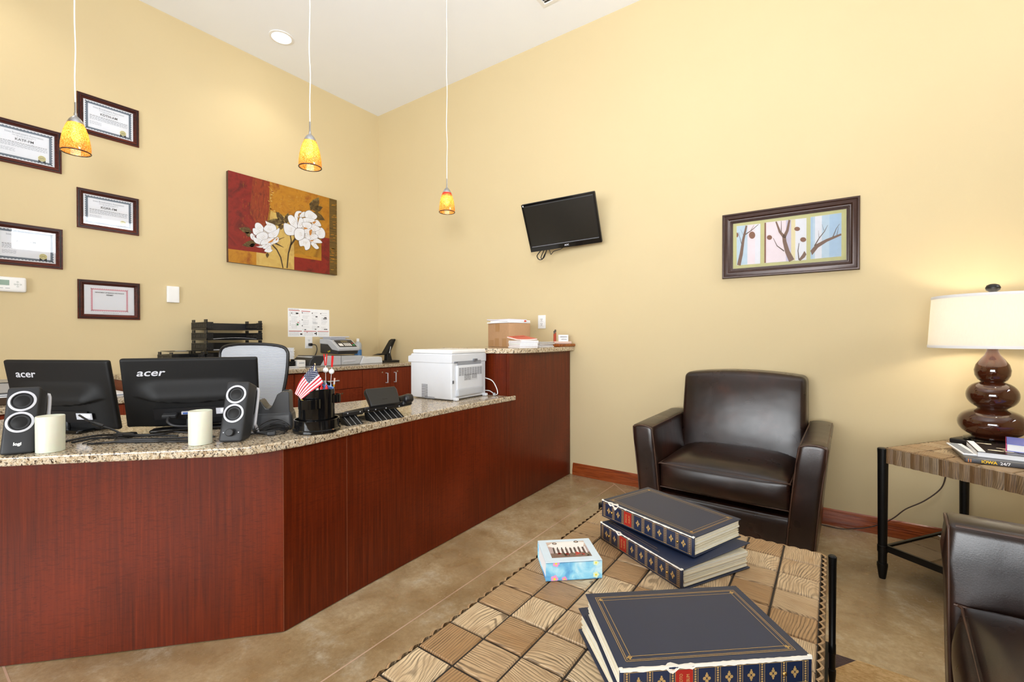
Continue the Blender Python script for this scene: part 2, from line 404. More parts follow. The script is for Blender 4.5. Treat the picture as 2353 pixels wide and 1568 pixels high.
# the walls behind the photographer, each with a window that lets the daylight in
def pierced(name, horiz, pos, a0, a1, o0, o1, z0, z1):
    w = MB()
    def seg(p0, p1, q0, q1):
        cx, cz = (p0 + p1) / 2, (q0 + q1) / 2
        if horiz: w.box((cx, pos, cz), (p1 - p0, .12, q1 - q0))
        else: w.box((pos, cx, cz), (.12, p1 - p0, q1 - q0))
    seg(a0, o0, 0, HC); seg(o1, a1, 0, HC); seg(o0, o1, 0, z0); seg(o0, o1, z1, HC)
    struct(name, w, mWALL)
pierced('wall_front', True, RY - .06, 0, RX, 1.9, 5.6, .5, 2.35)
pierced('wall_far', False, RX + .06, RY, 0, -2.1, -.25, 2.72, 3.64)
def window(name, horiz, pos, o0, o1, z0, z1, nm):
    f = MB(); W = o1 - o0; H = z1 - z0
    X = (Matrix.Translation(((o0 + o1) / 2, pos, (z0 + z1) / 2)) @ Matrix(((1, 0, 0, 0), (0, 0, -1, 0), (0, 1, 0, 0), (0, 0, 0, 1)))) if horiz else \
        (Matrix.Translation((pos, (o0 + o1) / 2, (z0 + z1) / 2)) @ Matrix(((0, 0, -1, 0), (-1, 0, 0, 0), (0, 1, 0, 0), (0, 0, 0, 1))))
    for sx in (-1, 1): f.box((sx * (W / 2 - .03), 0, 0), (.06, H, .1))
    for sy in (-1, 1): f.box((0, sy * (H / 2 - .03), 0), (W, .06, .1))
    for k in range(1, nm): f.box((-W / 2 + W * k / nm, 0, 0), (.05, H, .08))
    o = struct(name, f, M('white_window_frame', 'EDEDEA', .4), X=X)
    g = MB(); g.box((0, 0, 0), (W - .1, H - .1, .006)); g.build('pane', m_glass('window_glass'), o)
window('window_1', True, RY - .06, 1.9, 5.6, .5, 2.35, 3)
window('window_2', False, RX + .06, -2.1, -.25, 2.72, 3.64, 2)
def baseboard(name, X, L):
    b = MB(); prof = [(0, 0), (.016, 0), (.016, .045), (.0135, .05), (.0135, .058), (.011, .063), (.011, .082), (.006, .094), (0, .1)]
    b.prism([(-q[0], q[1]) for q in prof], 0, L, X=Matrix(((0, 0, 1, 0), (1, 0, 0, 0), (0, 1, 0, 0), (0, 0, 0, 1))))
    struct(name, b, mBASE, X=X)
baseboard('baseboard_right', T(2.585, 0, 0), RX - 2.585)
baseboard('baseboard_left', T(0, RY + .2, 0, 90), 1.8)
# ---------------------------------------------------------------- reception desk
A0 = Vector((2.560, -.012)); A1 = Vector((2.582, -.93)); A2 = Vector((2.612, -2.225)); A3 = Vector((2.624, -2.52)); A4 = Vector((1.62, -3.60))
ZT = .767; ZB = .735
desk = thing('reception_desk', 'low angled reception desk faced in red-brown wood panels', 'desk', T(2.3, -2.2, 0))
def Dl(p): return (p[0] - 2.3, p[1] + 2.2)
def panel(a, b, z0, z1, th=.025, gap=.0012, name='front_panel', parent=None, off=(2.3, -2.2), mat=None):
    a, b = Vector(a), Vector(b); d = (b - a).normalized(); a = a + d * gap; b = b - d * gap
    L = (b - a).length; ang = math.degrees(math.atan2(d.y, d.x))
    q = MB(); q.box((L / 2, th / 2, (z0 + z1) / 2), (L, th, z1 - z0))
    return q.build(name, mat or mMAH, parent, X=T(a.x - off[0], a.y - off[1], 0, ang) if True else None)
# outward side of the walk A0->A4 is +x, so the thickness goes to the staff side
panel(A1 + Vector((.0015, -.055)), A1, .004, ZB, parent=desk)
panel(A2, A1 + Vector((.0015, -.055)), .004, ZB, parent=desk); panel(A3, A2, .004, ZB, parent=desk); panel(A4, A3, .004, ZB, parent=desk)
seam = M('pale_edge_banding', 'C98A68', .5)
for p in (A3, A2, A1 + Vector((.0015, -.055)), A1):
    s = MB(); s.box((p.x - 2.3 - .003, p.y + 2.2, ZB / 2), (.003, .003, ZB - .01)); s.build('panel_seam', seam, desk)
q = MB(); q.box((2.05 - 2.3, -.98 + 2.2, .36), (.9, .03, .72)); q.build('end_panel', mMAH, desk)
q = MB(); q.prism([Dl(p) for p in [(1.60, -3.58), (1.62, -3.55), (1.15, -3.05), (1.12, -3.08)]], 0, ZB - .003); q.build('end_panel', mMAH, desk)
q = MB(); q.prism([Dl(p) for p in [(2.55, -1.02), (2.565, -2.48), (1.64, -3.50), (1.60, -3.46), (2.51, -2.46), (2.50, -1.02)]], ZB - .09, ZB - .003); q.build('apron_rail', mMAH, desk)
# granite worktop, gently bowed front edge
def arc(a, b, bul, n):
    a, b = Vector(a), Vector(b); d = b - a; nn = Vector((d.y, -d.x)).normalized()
    return [a + d * t + nn * bul * 4 * t * (1 - t) for t in [i / n for i in range(n + 1)]]
fr = [Vector((1.60, -3.77))] + arc((1.72, -3.645), (2.605, -2.70), -.012, 10)[0:] + [Vector((2.638, -2.645)), Vector((2.655, -2.58)), Vector((2.664, -2.50))] \
    + arc((2.668, -2.42), (2.598, -.872), -.033, 14)
top = [Vector((q.x, q.y)) for q in fr]
if top[6].x < top[5].x: pass
back = [(2.5845, -.872), (2.5835, -.9325), (2.03, -.9325), (1.86, -2.02), (1.78, -2.28), (1.02, -3.06)]
q = MB(); q.prism([(p[0], p[1]) for p in top] + back, ZB, ZT)
tag(q.build('granite_worktop', mGRAN, bevel=.006, bseg=3), 'long low speckled granite top of the reception desk with monitors on it', 'worktop')
# tall end unit with its own granite top
tall = thing('tall_counter_cabinet', 'tall red-brown wood end unit of the desk against the tan wall', 'cabinet', T(2.3, -.45, 0))
def tp(a, b, nm='front_panel', z0=.004, z1=1.058): return panel(a, b, z0, z1, parent=tall, off=(2.3, -.45), name=nm)
tp(A1, A0); tp((2.04, -.93), (2.555, -.93), 'side_panel'); tp((2.04, -.02), (2.04, -.90), 'back_panel')
q = MB(); q.box((0, 0, 1.045), (.46, .86, .02)); q.build('sub_top', mMAH, tall)
rt = [(1.95, -.004), (1.93, -.90), (1.97, -.97), (2.2, -.995), (2.42, -.99), (2.53, -.965), (2.60, -.905), (2.632, -.80), (2.64, -.6), (2.636, -.4), (2.622, -.2), (2.598, -.004)]
q = MB(); q.prism(rt, 1.06, 1.095)
tag(q.build('granite_countertop', mGRAN, bevel=.006, bseg=3), 'raised speckled granite top with curved edge holding a cardboard box', 'countertop')
# ---------------------------------------------------------------- cabinets along the far wall
def pull(parent, p0, p1, out=.03):
    h = MB(); a, b = Vector(p0), Vector(p1); o = Vector((out, 0, 0))
    h.tube([a, a + o, b + o, b], .006, 8); return h.build('handle', SILV, parent, smooth=50)
def lock(parent, p):
    h = MB(); h.lathe([(0, .006), (.008, .006), (.0095, 0)], 16, X=Matrix.Translation(p) @ Matrix.Rotation(R(90), 4, 'Y')); return h.build('lock', CHROME, parent, smooth=40)
def carcass(name, label, y0, y1, z1, ft=.595):
    t = thing(name, label, 'cabinet', T(.004, (y0 + y1) / 2, 0)); L = y1 - y0
    q = MB(); q.box((.285, 0, (.1 + z1) / 2), (.57, L - .002, z1 - .1)); q.box((.26, 0, .05), (.5, L - .01, .098)); q.build('body', mMAHX, t)
    return t
def front(t, y0, y1, z0, z1, nm):
    yc = t.location.y; q = MB(); q.box((0, 0, 0), (.02, y1 - y0 - .005, z1 - z0 - .005))
    return q.build(nm, mMAHX, t, X=T(.583, (y0 + y1) / 2 - yc, (z0 + z1) / 2), bevel=.0015)
cb = carcass('door_cabinet', 'red-brown wood cabinet with two doors in the room corner', -.665, -.006, .858)
d = front(cb, -.665, -.315, .1, .855, 'door'); pull(d, (.01, .115, .225), (.01, .115, .325 - .0)); lock(d, (.01, .065, .335))
d = front(cb, -.315, -.008, .1, .855, 'door'); pull(d, (.01, -.105, .225), (.01, -.105, .325)); lock(d, (.01, -.065, .335))
cb = carcass('drawer_cabinet', 'red-brown wood drawer cabinet behind the desk phone', -1.36, -.665, .858)
d = front(cb, -1.36, -.665, .68, .855, 'drawer'); pull(d, (.01, -.07, .0), (.01, .07, .0))
d = front(cb, -1.36, -.665, .1, .68, 'drawer'); pull(d, (.01, -.07, .14), (.01, .07, .14)); lock(d, (.01, .12, .25))
cb = carcass('plain_cabinet', 'red-brown wood cabinet behind the mesh office chair', -2.42, -1.36, .858)
front(cb, -1.89, -1.36, .1, .855, 'door'); front(cb, -2.42, -1.89, .1, .855, 'door')
q = MB(); q.prism([(.004, -2.43), (.62, -2.43), (.62, -.004), (.004, -.004)], .862, .897)
tag(q.build('granite_counter', mGRAN, bevel=.005, bseg=3), 'speckled granite counter along the far wall under the postage meter', 'countertop')
cb = carcass('low_drawer_cabinet', 'low red-brown drawer cabinet seen between the two monitors', -4.4, -2.44, .738)
for k in range(3):
    y0 = -4.4 + k * .6533
    d = front(cb, y0, y0 + .6533, .62, .735, 'drawer'); pull(d, (.01, -.07, 0), (.01, .07, 0))
    d = front(cb, y0, y0 + .6533, .1, .62, 'drawer'); pull(d, (.01, -.07, .1), (.01, .07, .1))
q = MB(); q.prism([(.004, -4.42), (.62, -4.42), (.62, -2.436), (.004, -2.436)], .742, .78)
tag(q.build('granite_ledge', mGRAN, bevel=.005, bseg=3), 'lower speckled granite ledge along the far wall behind the monitors', 'countertop')
# ================================================================ things on the walls
WOODF = m_mahogany('dark_frame_wood', '2A1512', '452019', '5C2C20', 'X', .28); BLKF = M('black_frame_paint', '1A1618', .3, vary=.2)
BRZ = M('bronze_frame', '3B241C', .3, .15, vary=.35, vscale=40)
def spattern(mb, W, H, t, m, amp=.004, step=.016, z=.0021):
    """scalloped certificate border of width t"""
    for (x0, y0, x1, y1) in ((-W / 2, -H / 2, W / 2, -H / 2 + t), (-W / 2, H / 2 - t, W / 2, H / 2), (-W / 2, -H / 2, -W / 2 + t, H / 2), (W / 2 - t, -H / 2, W / 2, H / 2)):
        mb.rect(x0, y0, x1, y1, z, m)
    n = int(W / step)
    for k in range(n + 1):
        x = -W / 2 + W * k / n
        for sy in (-1, 1): mb.flat([(x + amp * 1.3 * math.cos(a), sy * H / 2 + amp * math.sin(a)) for a in [i * math.pi / 4 for i in range(8)]], z + .0001, m)
    n = int(H / step)
    for k in range(n + 1):
        y = -H / 2 + H * k / n
        for sx in (-1, 1): mb.flat([(sx * W / 2 + amp * math.cos(a), y + amp * 1.3 * math.sin(a)) for a in [i * math.pi / 4 for i in range(8)]], z + .0001, m)
def dashes(mb, x0, x1, y, h, m, z=.0024, gap=.25, word=.012):
    x = x0
    while x < x1:
        w = word * random.uniform(.5, 1.3); mb.rect(x, y - h / 2, min(x + w, x1), y + h / 2, z, m); x += w + word * gap
BLUEG = M('grey_blue_print', '707C8A', .6, vary=.2, vscale=150); SEALY = M('gold_seal', 'E6DDA0', .4, vary=.1); PINK = M('pink_print', 'E2A9B4', .6, vary=.2, vscale=200)
def certificate(label, y, z, W, H, station):
    t = thing('framed_certificate', label, 'certificate', onA(y, z), 'certificates on the far wall')
    f = MB(); f.frame(W, H, [(0, 0), (0, .012), (.003, .016), (.007, .016), (.009, .012), (.013, .013), (.016, .019), (.02, .019), (.023, .012), (.028, .010), (.030, .007), (.0345, .006), (.0345, .001)])
    f.build('frame', WOODF, t, smooth=25)
    k = MB(); k.frame(W, H, [(.0085, .0135), (.0095, .0145), (.0125, .0145), (.0135, .0135)]); k.build('black_bead', BLKF, t)
    w, h = W - .066, H - .066; p = MB(); p.rect(-w / 2, -h / 2, w / 2, h / 2, .002, 0)
    if station:
        spattern(p, w - .03, h - .024, .012, 1); p.rect(-w / 2 + .03, -h / 2 + .026, w / 2 - .03, h / 2 - .026, .0023, 0)
        p.text('Iowa Broadcasters Association', .0165, T(0, h / 2 - .042, .0025), 3, sx=.86)
        dashes(p, -.055, .055, h / 2 - .056, .002, 3); dashes(p, -.035, .035, h / 2 - .063, .002, 3)
        p.text(station, .022, T(0, h / 2 - .082, .0025), 2, bold=.0002)
        for i in range(5): dashes(p, -w / 2 + .036, w / 2 - .036, h / 2 - .103 - i * .0068, .0024, 2 if i < 1 else 3)
        for i in range(4): dashes(p, -w / 2 + .036, -w / 2 + .1, h / 2 - .147 - i * .006, .0016, 3)
        cx, cy = w / 2 - .062, -h / 2 + .044
        for sx in (-1, 1): p.flat([(cx + sx * .004, cy - .006), (cx + sx * .017, cy - .008), (cx + sx * .018, cy - .032), (cx + sx * .0115, cy - .026), (cx + sx * .006, cy - .030)], .0026, 2)
        p.flat([(cx + .0185 * (1 + .06 * (i % 2)) * math.cos(2 * math.pi * i / 40), cy + .0185 * (1 + .06 * (i % 2)) * math.sin(2 * math.pi * i / 40)) for i in range(40)], .0028, 4)
        for r0 in (.0145, .0095): p.tube([(cx + r0 * math.cos(a), cy + r0 * math.sin(a), .0029) for a in [2 * math.pi * i / 24 for i in range(24)]], .0007, 4, 2, closed=True)
        p.rect(cx - .007, cy - .0015, cx + .007, cy + .0015, .003, 2)
        p.build('certificate_print', [PAPER, BLUEG, INK, LINK, SEALY], t)
    else:
        p.rect(-w * .36, -h * .40, w * .36, h * .36, .0022, 5); spattern(p, w * .72, h * .75, .008, 1, .003, .012, .0023)
        p.rect(-w * .36 + .010, -h * .375 + .008, w * .36 - .010, h * .375 - .008, .0025, 5)
        p.text('DEPARTMENT OF REVENUE AND FINANCE', .0098, T(0, h * .25, .0027), 2, sx=.88, bold=.0002); p.text('PERMIT', .0125, T(0, h * .17, .0027), 2, bold=.0003)
        for i, (a, b) in enumerate(((-.06, .06), (-.03, .03), (-.02, .015), (-.055, .06), (.0, .07), (.01, .07), (.02, .07))): dashes(p, a, b, h * .11 - i * .012, .002, 3)
        for i in range(3): dashes(p, -.075, 0, -h * .24 - i * .006, .002, 3)
        dashes(p, -.04, .05, -h * .44, .002, 3)
        p.build('certificate_print', [PAPER, PINK, INK, LINK, SEALY, PAPER], t)
    g = MB(); g.rect(-w / 2, -h / 2, w / 2, h / 2, .0045); g.build('glass_pane', mGLASS, t)
certificate('framed certificate for KDTH-AM, the highest one hanging', -2.439, 2.786, .352, .284, 'KDTH-AM')
certificate('framed certificate reading KATF-FM, cut by the photo edge', -2.871, 2.456, .352, .284, 'KATF-FM')
certificate('framed certificate reading KGRR-FM, directly above the pink-bordered permit', -2.443, 2.103, .352, .284, 'KGRR-FM')
certificate('framed certificate reading WVRE-FM, just above the thermostat', -2.869, 1.787, .352, .278, 'WVRE-FM')
certificate('framed permit with a pink border from the revenue department', -2.441, 1.45, .355, .282, None)
# thermostat
t = thing('thermostat', 'white wall thermostat with small grey display under the certificates', 'thermostat', onA(-2.955, 1.52))
b = MB(); b.soft((.172, .098, .03), .013, X=T(0, 0, .015)); b.build('body', WHT, t, smooth=40)
b = MB(); b.box((-.022, .01, .0305), (.058, .034, .002)); b.build('display', M('lcd_green', '8FA79A', .2), t)
b = MB()
for dx, dy in ((.044, .018), (.044, .002), (.044, -.012), (.032, .002), (.058, .002)): b.lathe([(0, .0325), (.0048, .0325), (.0055, .030)], 14, X=T(dx, dy, 0))
b.build('button', M('button_grey', 'C9CDCB', .5), t)
b = MB(); b.box((-.03, -.026, .0303), (.02, .003, .001)); b.box((0, -.026, .0303), (.02, .003, .001)); b.build('legend', LINK, t)
# blank plate
t = tag(MB().soft((.084, .132, .022), .004, X=T(0, 0, .011)).build('blank_wall_plate', WHT, X=onA(-2.049, 1.524), smooth=40), 'blank white rectangular cover box on the far tan wall', 'wall plate')
# outlets
def outlet(label, X):
    t = thing('wall_outlet', label, 'outlet', X)
    b = MB(); b.soft((.079, .12, .006), .0028, X=T(0, 0, .003)); b.build('cover_plate', WHT, t, smooth=40)
    for sy in (-1, 1):
        b = MB(); b.soft((.034, .029, .004), .0018, X=T(0, sy * .0205, .0065))
        for sx in (-1, 1): b.box((sx * .0065, sy * .0205 + .004, .0086), (.003, .0095, .0006), 1)
        b.lathe([(0, .0089), (.003, .0089)], 10, 1, X=T(0, sy * .0205 - .007, 0)); b.build('socket', [WHT, INK], t)
    b = MB(); b.lathe([(0, .0078), (.003, .0075), (.0035, .006)], 10); b.build('screw', SILV, t)
    return t
outlet('white double wall outlet above the raised counter end', onB(2.273, 1.311))
outlet('white wall outlet under the instruction sheet with a black plug', onA(-.877, 1.122))
t = thing('power_plug', 'black plug and cord in the outlet under the instruction sheet', 'plug', onA(-.877, 1.122))
b = MB(); b.soft((.036, .03, .03), .008, X=T(.006, -.021, .0255)); b.build('plug_body', BLK, t, smooth=40)
b = MB(); b.tube([(.02, -.02, .03), (.05, -.026, .045), (.062, -.06, .05), (.056, -.1, .05), (.03, -.15, .05), (.0, -.19, .055), (.02, -.217, .07)], .0042, 8, smooth=5); b.build('cord', BLK, t, smooth=60)
# instruction sheet
t = thing('instruction_sheet', 'white printed instruction sheet with red headings taped above the outlet', 'poster', onA(-.868, 1.3235))
b = MB(); W, H = .45, .286; b.box((0, 0, .0006), (W, H, .0008), 0)
def pb(u0, v0, u1, v1, m): b.rect((u0 - .5) * W, (.5 - v1) * H, (u1 - .5) * W, (.5 - v0) * H, .0013, m)
for u0, u1, v in ((.02, .27, .065), (.31, .52, .08), (.02, .32, .79), (.36, .67, .79), (.70, .98, .79)): pb(u0, v, u1, v + .022, 1)
def pd(u0, u1, v, m=3, h=.0022): dashes(b, (u0 - .5) * W, (u1 - .5) * W, (.5 - v) * H, h, m, .0013, .3, .012)
pd(.02, .25, .035, 2, .003)
for col, (u0, u1) in enumerate(((.07, .25), (.33, .5), (.56, .72), (.79, .96))):
    for k in range(16):
        if random.random() < .75: pd(u0 + random.random() * .02, u1 - random.random() * .06, .13 + k * .04)
for u, v, s_ in ((.045, .13, .012), (.045, .18, .012), (.045, .22, .012), (.045, .26, .012), (.26, .17, .010), (.26, .22, .010), (.26, .27, .010), (.045, .45, .012), (.045, .52, .012), (.045, .58, .012), (.26, .43, .012), (.26, .48, .012), (.26, .53, .012), (.18, .53, .012), (.18, .6, .012), (.32, .13, .022), (.32, .38, .022), (.32, .59, .022), (.56, .13, .022), (.77, .13, .022)):
    pb(u, v, u + s_, v + s_ * 1.5, 2 if s_ > .011 else 1)
for u0, v0, u1, v1, m in ((.18, .15, .24, .2, 2), (.08, .15, .095, .2, 2), (.65, .25, .7, .29, 2), (.87, .27, .93, .31, 2), (.84, .32, .94, .35, 2), (.2, .53, .24, .6, 4), (.215, .48, .25, .51, 1), (.7, .62, .74, .65, 2), (.63, .71, .67, .74, 2), (.86, .71, .95, .74, 2), (.38, .73, .42, .76, 2), (.58, .47, .70, .48, 3), (.58, .5, .7, .51, 3), (.58, .53, .7, .54, 3), (.28, .88, .33, .93, 2), (.62, .86, .68, .9, 2), (.66, .83, .68, .94, 2), (.43, .83, .46, .855, 1)): pb(u0, v0, u1, v1, m)
for u0, u1 in ((.03, .25), (.38, .6), (.72, .97)):
    for k in range(4): pd(u0, u1, .84 + k * .035)
b.build('printed_sheet', [PAPER, M('red_print', 'B8453F', .6), INK, LINK, M('green_print', '2F7D4F', .6)], t)
# canvas painting with two white peonies
t = thing('canvas_painting', 'unframed red and gold canvas painting of two white peonies', 'painting', onA(-1.1095, 2.247))
W, H = 1.07, .808; DEPTH = .04
b = MB(); b.box((0, 0, DEPTH / 2), (W, H, DEPTH)); b.build('canvas_body', m_paint('dark_canvas_edge', '3A1A12', '4A2416', '2C1A12'), t, bevel=.003)
hm = homog([(150, 92), (1562, 477), (1562, 1462), (155, 1290)])
def cp(x, y): u, v = hm(x, y); return ((u - .5) * W, (v - .5) * H)
ART = [m_paint('crimson_paint', '64120F', '801C15', '480D0D', 6), m_paint('gold_paint', '8E5E16', 'AA7A20', '744A10', 5, (1, 1, 1)), m_paint('pale_gold_paint', 'B89650', 'C6A75E', 'A98444', 5),
       m_paint('bark_stripe_paint', '3A2A12', '6A5120', '2A1D10', 10, (.4, 9, 1)), m_paint('orange_gold_paint', '985E12', 'B0781C', '844212', 7), m_paint('rust_paint', '6E2010', '8A3414', '521510', 9, (6, 1, 1)),
       M('white_petal_paint', 'DADBE1', .5, vary=.08, vscale=12), M('petal_outline_paint', '6E625A', .5, vary=.2), m_paint('leaf_paint', '6A5428', '463218', 'A08C54', 9), M('stem_paint', '3A2814', .5), M('petal_shade_paint', 'C9C2BC', .5, vary=.15, vscale=40), M('amber_accent', 'B97A35', .5)]
b = MB(); z0 = DEPTH + .0006
def art(pts, m, k): b.flat([cp(*p) for p in pts], z0 + k * .00012, m)
art([(150, 92), (1562, 477), (1562, 1462), (155, 1290)], 1, 0)
art([(150, 92), (690, 240), (665, 700), (640, 1180), (150, 1120)], 0, 1)
art([(470, 180), (690, 240), (680, 620), (640, 900), (560, 880), (430, 640)], 5, 2)
art([(690, 240), (1360, 425), (1360, 520), (1200, 700), (700, 640)], 4, 2)
art([(700, 620), (900, 700), (1000, 940), (1010, 1390), (690, 1350), (650, 1050)], 2, 3)
art([(150, 1120), (520, 1165), (520, 1330), (155, 1290)], 4, 3); art([(515, 1165), (690, 1190), (690, 1350), (515, 1330)], 2, 4)
art([(1360, 425), (1460, 450), (1465, 1450), (1360, 1437)], 4, 3); art([(1360, 960), (1465, 980), (1465, 1450), (1360, 1437)], 0, 4)
art([(1005, 1220), (1360, 1270), (1465, 1280), (1465, 1448), (1005, 1392)], 0, 5)
art([(1465, 452), (1562, 477), (1562, 1462), (1465, 1450)], 3, 4)
art([(1010, 1180), (1360, 1240), (1360, 1272), (1010, 1222)], 4, 6)
for i in range(46):
    x = 690 + random.gauss(0, 14); y = random.uniform(260, 640); art([(x, y), (x + random.uniform(6, 40), y + 12), (x + random.uniform(4, 30), y + 20)], random.choice((2, 4, 5)), 6)
for i in range(60):
    x = random.uniform(1468, 1555); y = random.uniform(520, 1440); art([(x, y), (min(1560, x + random.uniform(20, 50)), y + 4), (min(1560, x + random.uniform(20, 50)), y + 10), (x, y + 8)], random.choice((4, 3, 1)), 6)
def stroke(p, w, m, k):
    P = [Vector(q) for q in p]; L = []; Rr = []
    for i, q in enumerate(P):
        d = (P[min(i + 1, len(P) - 1)] - P[max(i - 1, 0)]).normalized(); n = Vector((-d.y, d.x)) * (w[i] if hasattr(w, '__len__') else w)
        L.append(q + n); Rr.append(q - n)
    for i in range(len(P) - 1): art([tuple(L[i]), tuple(L[i + 1]), tuple(Rr[i + 1]), tuple(Rr[i])], m, k)
stroke([(720, 1065), (780, 1130), (830, 1230), (860, 1370)], [9, 8, 8, 7], 9, 8); stroke([(1020, 985), (960, 1070), (930, 1180), (912, 1370)], [13, 11, 9, 8], 9, 8); stroke([(955, 940), (968, 1010), (960, 1070)], 7, 9, 8)
stroke([(800, 1000), (880, 965)], [6, 2], 9, 8); stroke([(760, 1045), (870, 1100)], [12, 2], 9, 8); stroke([(880, 780), (840, 690), (800, 640)], 5, 9, 8)
def leaf(a, b_, w, m=8, k=9):
    a, b_ = Vector(a), Vector(b_); d = b_ - a; n = Vector((-d.y, d.x)).normalized() * w
    art([tuple(a), tuple(a + d * .3 + n), tuple(a + d * .65 + n * .8), tuple(b_), tuple(a + d * .65 - n * .8), tuple(a + d * .3 - n)], m, k)
    stroke([tuple(a), tuple(a + d * .9)], [3, 1], 9, k + 1)
for a, c_, w_ in (((460, 900), (290, 850), 42), ((450, 960), (370, 900), 30), ((520, 1040), (330, 1075), 45), ((500, 1060), (420, 1085), 25), ((880, 780), (650, 755), 48), ((870, 770), (770, 630), 40), ((900, 790), (930, 645), 40), ((800, 850), (870, 810), 35), ((1220, 610), (1330, 440), 60), ((1250, 610), (1380, 570), 45), ((1230, 640), (1410, 745), 45), ((660, 1170), (655, 1240), 22)): leaf(a, c_, w_)
def petal(cx, cy, ang, ln, wd, k, shade=False):
    def sh(g):
        pts = []
        for i in range(14):
            q = 2 * math.pi * i / 14; x = ln * (.5 + (.5 + g) * math.cos(q)); y = wd * (1 + g * 2) * math.sin(q) * (1 + .25 * math.cos(q)) * (1 + .07 * math.sin(3 * q + k))
            pts.append((cx + x * math.cos(ang) - y * math.sin(ang), cy + (x * math.sin(ang) + y * math.cos(ang)) * 1.05))
        return pts
    art(sh(.028), 7, k); art(sh(0), 6, k + .5)
    stroke([(cx + ln * .15 * math.cos(ang), cy + ln * .15 * math.sin(ang)), (cx + ln * .5 * math.cos(ang + .1), cy + ln * .5 * math.sin(ang + .1))], [5, 1.5], 10, k + .7)
    for da, l0, l1 in ((-.35, .3, .8), (.3, .25, .75), (-.1, .45, .9)): stroke([(cx + ln * l0 * math.cos(ang + da), cy + ln * l0 * math.sin(ang + da)), (cx + ln * l1 * math.cos(ang + da * .7), cy + ln * l1 * math.sin(ang + da * .7))], [2.2, .8], 10, k + .8)
LP = [[(500,800),(530,780),(575,800),(610,860),(560,890),(505,860)],[(610,860),(640,815),(690,790),(740,800),(770,840),(760,880),(690,910),(640,890)],[(635,755),(660,770),(740,800),(700,805),(650,800)],[(470,860),(505,855),(560,885),(600,870),(590,920),(520,940),(480,920)],[(435,940),(460,920),(490,960),(500,1010),(450,990)],[(660,930),(760,880),(810,850),(800,920),(760,970),(690,970)],[(520,940),(600,900),(660,930),(650,990),(590,1010),(530,990)],[(470,960),(530,990),(590,1015),(570,1055),(510,1045),(480,1010)],[(480,1075),(520,1090),(580,1080),(640,1050),(600,1100),(540,1100)],[(590,1010),(650,990),(740,975),(700,1040),(620,1060),(570,1060)],[(700,1040),(790,965),(800,1020),(760,1045),(700,1060)],[(600,1110),(650,1060),(700,1050),(690,1110),(640,1120)],[(620,1140),(690,1080),(710,1130),(725,1135),(690,1165),(640,1160)]]
RP = [[(1010,700),(1030,635),(1080,625),(1100,640),(1060,660),(1050,720),(1045,790)],[(925,700),(970,680),(1020,730),(1045,810),(1030,850),(980,820),(940,770)],[(870,810),(890,785),(960,810),(1030,860),(1010,900),(1000,935),(920,935),(880,890)],[(1075,690),(1110,640),(1150,640),(1150,690),(1100,705)],[(1150,640),(1200,615),(1250,640),(1300,690),(1270,730),(1200,715),(1150,700)],[(1240,770),(1300,740),(1340,780),(1350,820),(1290,815),(1250,800)],[(1120,720),(1200,715),(1270,740),(1240,770),(1180,765),(1130,770)],[(1290,880),(1350,840),(1390,870),(1405,920),(1390,970),(1330,975),(1290,930)],[(1210,800),(1290,815),(1340,850),(1300,880),(1230,880)],[(1050,800),(1080,710),(1120,740),(1115,820),(1060,855)],[(1110,780),(1180,770),(1230,800),(1210,850),(1140,845)],[(1200,990),(1300,980),(1365,1035),(1290,1040),(1220,1030)],[(1220,1050),(1260,1040),(1310,1080),(1320,1110),(1280,1115)],[(1070,1000),(1130,980),(1180,990),(1210,1040),(1200,1110),(1150,1130),(1130,1080),(1080,1080)],[(1200,930),(1290,930),(1310,970),(1250,990),(1200,980)],[(1130,870),(1210,860),(1240,890),(1200,930),(1150,920)],[(1150,920),(1200,940),(1210,990),(1160,980)],[(1010,890),(1050,850),(1130,870),(1130,950),(1120,980),(1060,1005),(1015,970)]]
def round_poly(P, g, n=4):
    cx_, cy_ = sum(p[0] for p in P) / len(P), sum(p[1] for p in P) / len(P); P = [Vector((cx_ + (x - cx_) * g, cy_ + (y - cy_) * g)) for x, y in P]; N = len(P); out = []
    for i in range(N):
        p0, p1, p2, p3 = P[i - 1], P[i], P[(i + 1) % N], P[(i + 2) % N]
        for k in range(n):
            q = k / n; v = .5 * ((2 * p1) + (p2 - p0) * q + (2 * p0 - 5 * p1 + 4 * p2 - p3) * q * q + (3 * p1 - p0 - 3 * p2 + p3) * q ** 3); out.append(tuple(v))
    return out
rg = random.Random(4); k = 12
for cx, cy, pset in ((640, 1000, LP), (1170, 900, RP)):
    art(round_poly([(cx - 130, cy - 90), (cx, cy - 150), (cx + 130, cy - 90), (cx + 120, cy + 70), (cx, cy + 110), (cx - 120, cy + 60)], .8), 10, k); k += 1
    for P in pset:
        art(round_poly(P, 1.09), 7, k); art(round_poly(P, 1.02), 6, k + .5)
        px_, py_ = sum(p[0] for p in P) / len(P), sum(p[1] for p in P) / len(P); dx, dy = cx - px_, cy - py_; L_ = math.hypot(dx, dy) + 1
        for q in (-.5, 0, .5): sx, sy = px_ + dx / L_ * 30 - dy / L_ * q * 40, py_ + dy / L_ * 30 + dx / L_ * q * 40; stroke([(sx, sy), (sx - dx / L_ * 40 + rg.uniform(-6, 6), sy - dy / L_ * 40)], [5, 1], 10, k + .7)
        k += 1
for P in ([(660,1040),(700,1010),(740,985),(715,1030)], [(1200,880),(1235,868),(1222,940),(1203,930)], [(1240,770),(1290,755),(1262,790)], [(1130,835),(1180,850),(1140,862)], [(760,1000),(790,975),(775,1010)], [(1205,1010),(1260,1000),(1230,1022)]): art(round_poly(P, 1), 11, k)
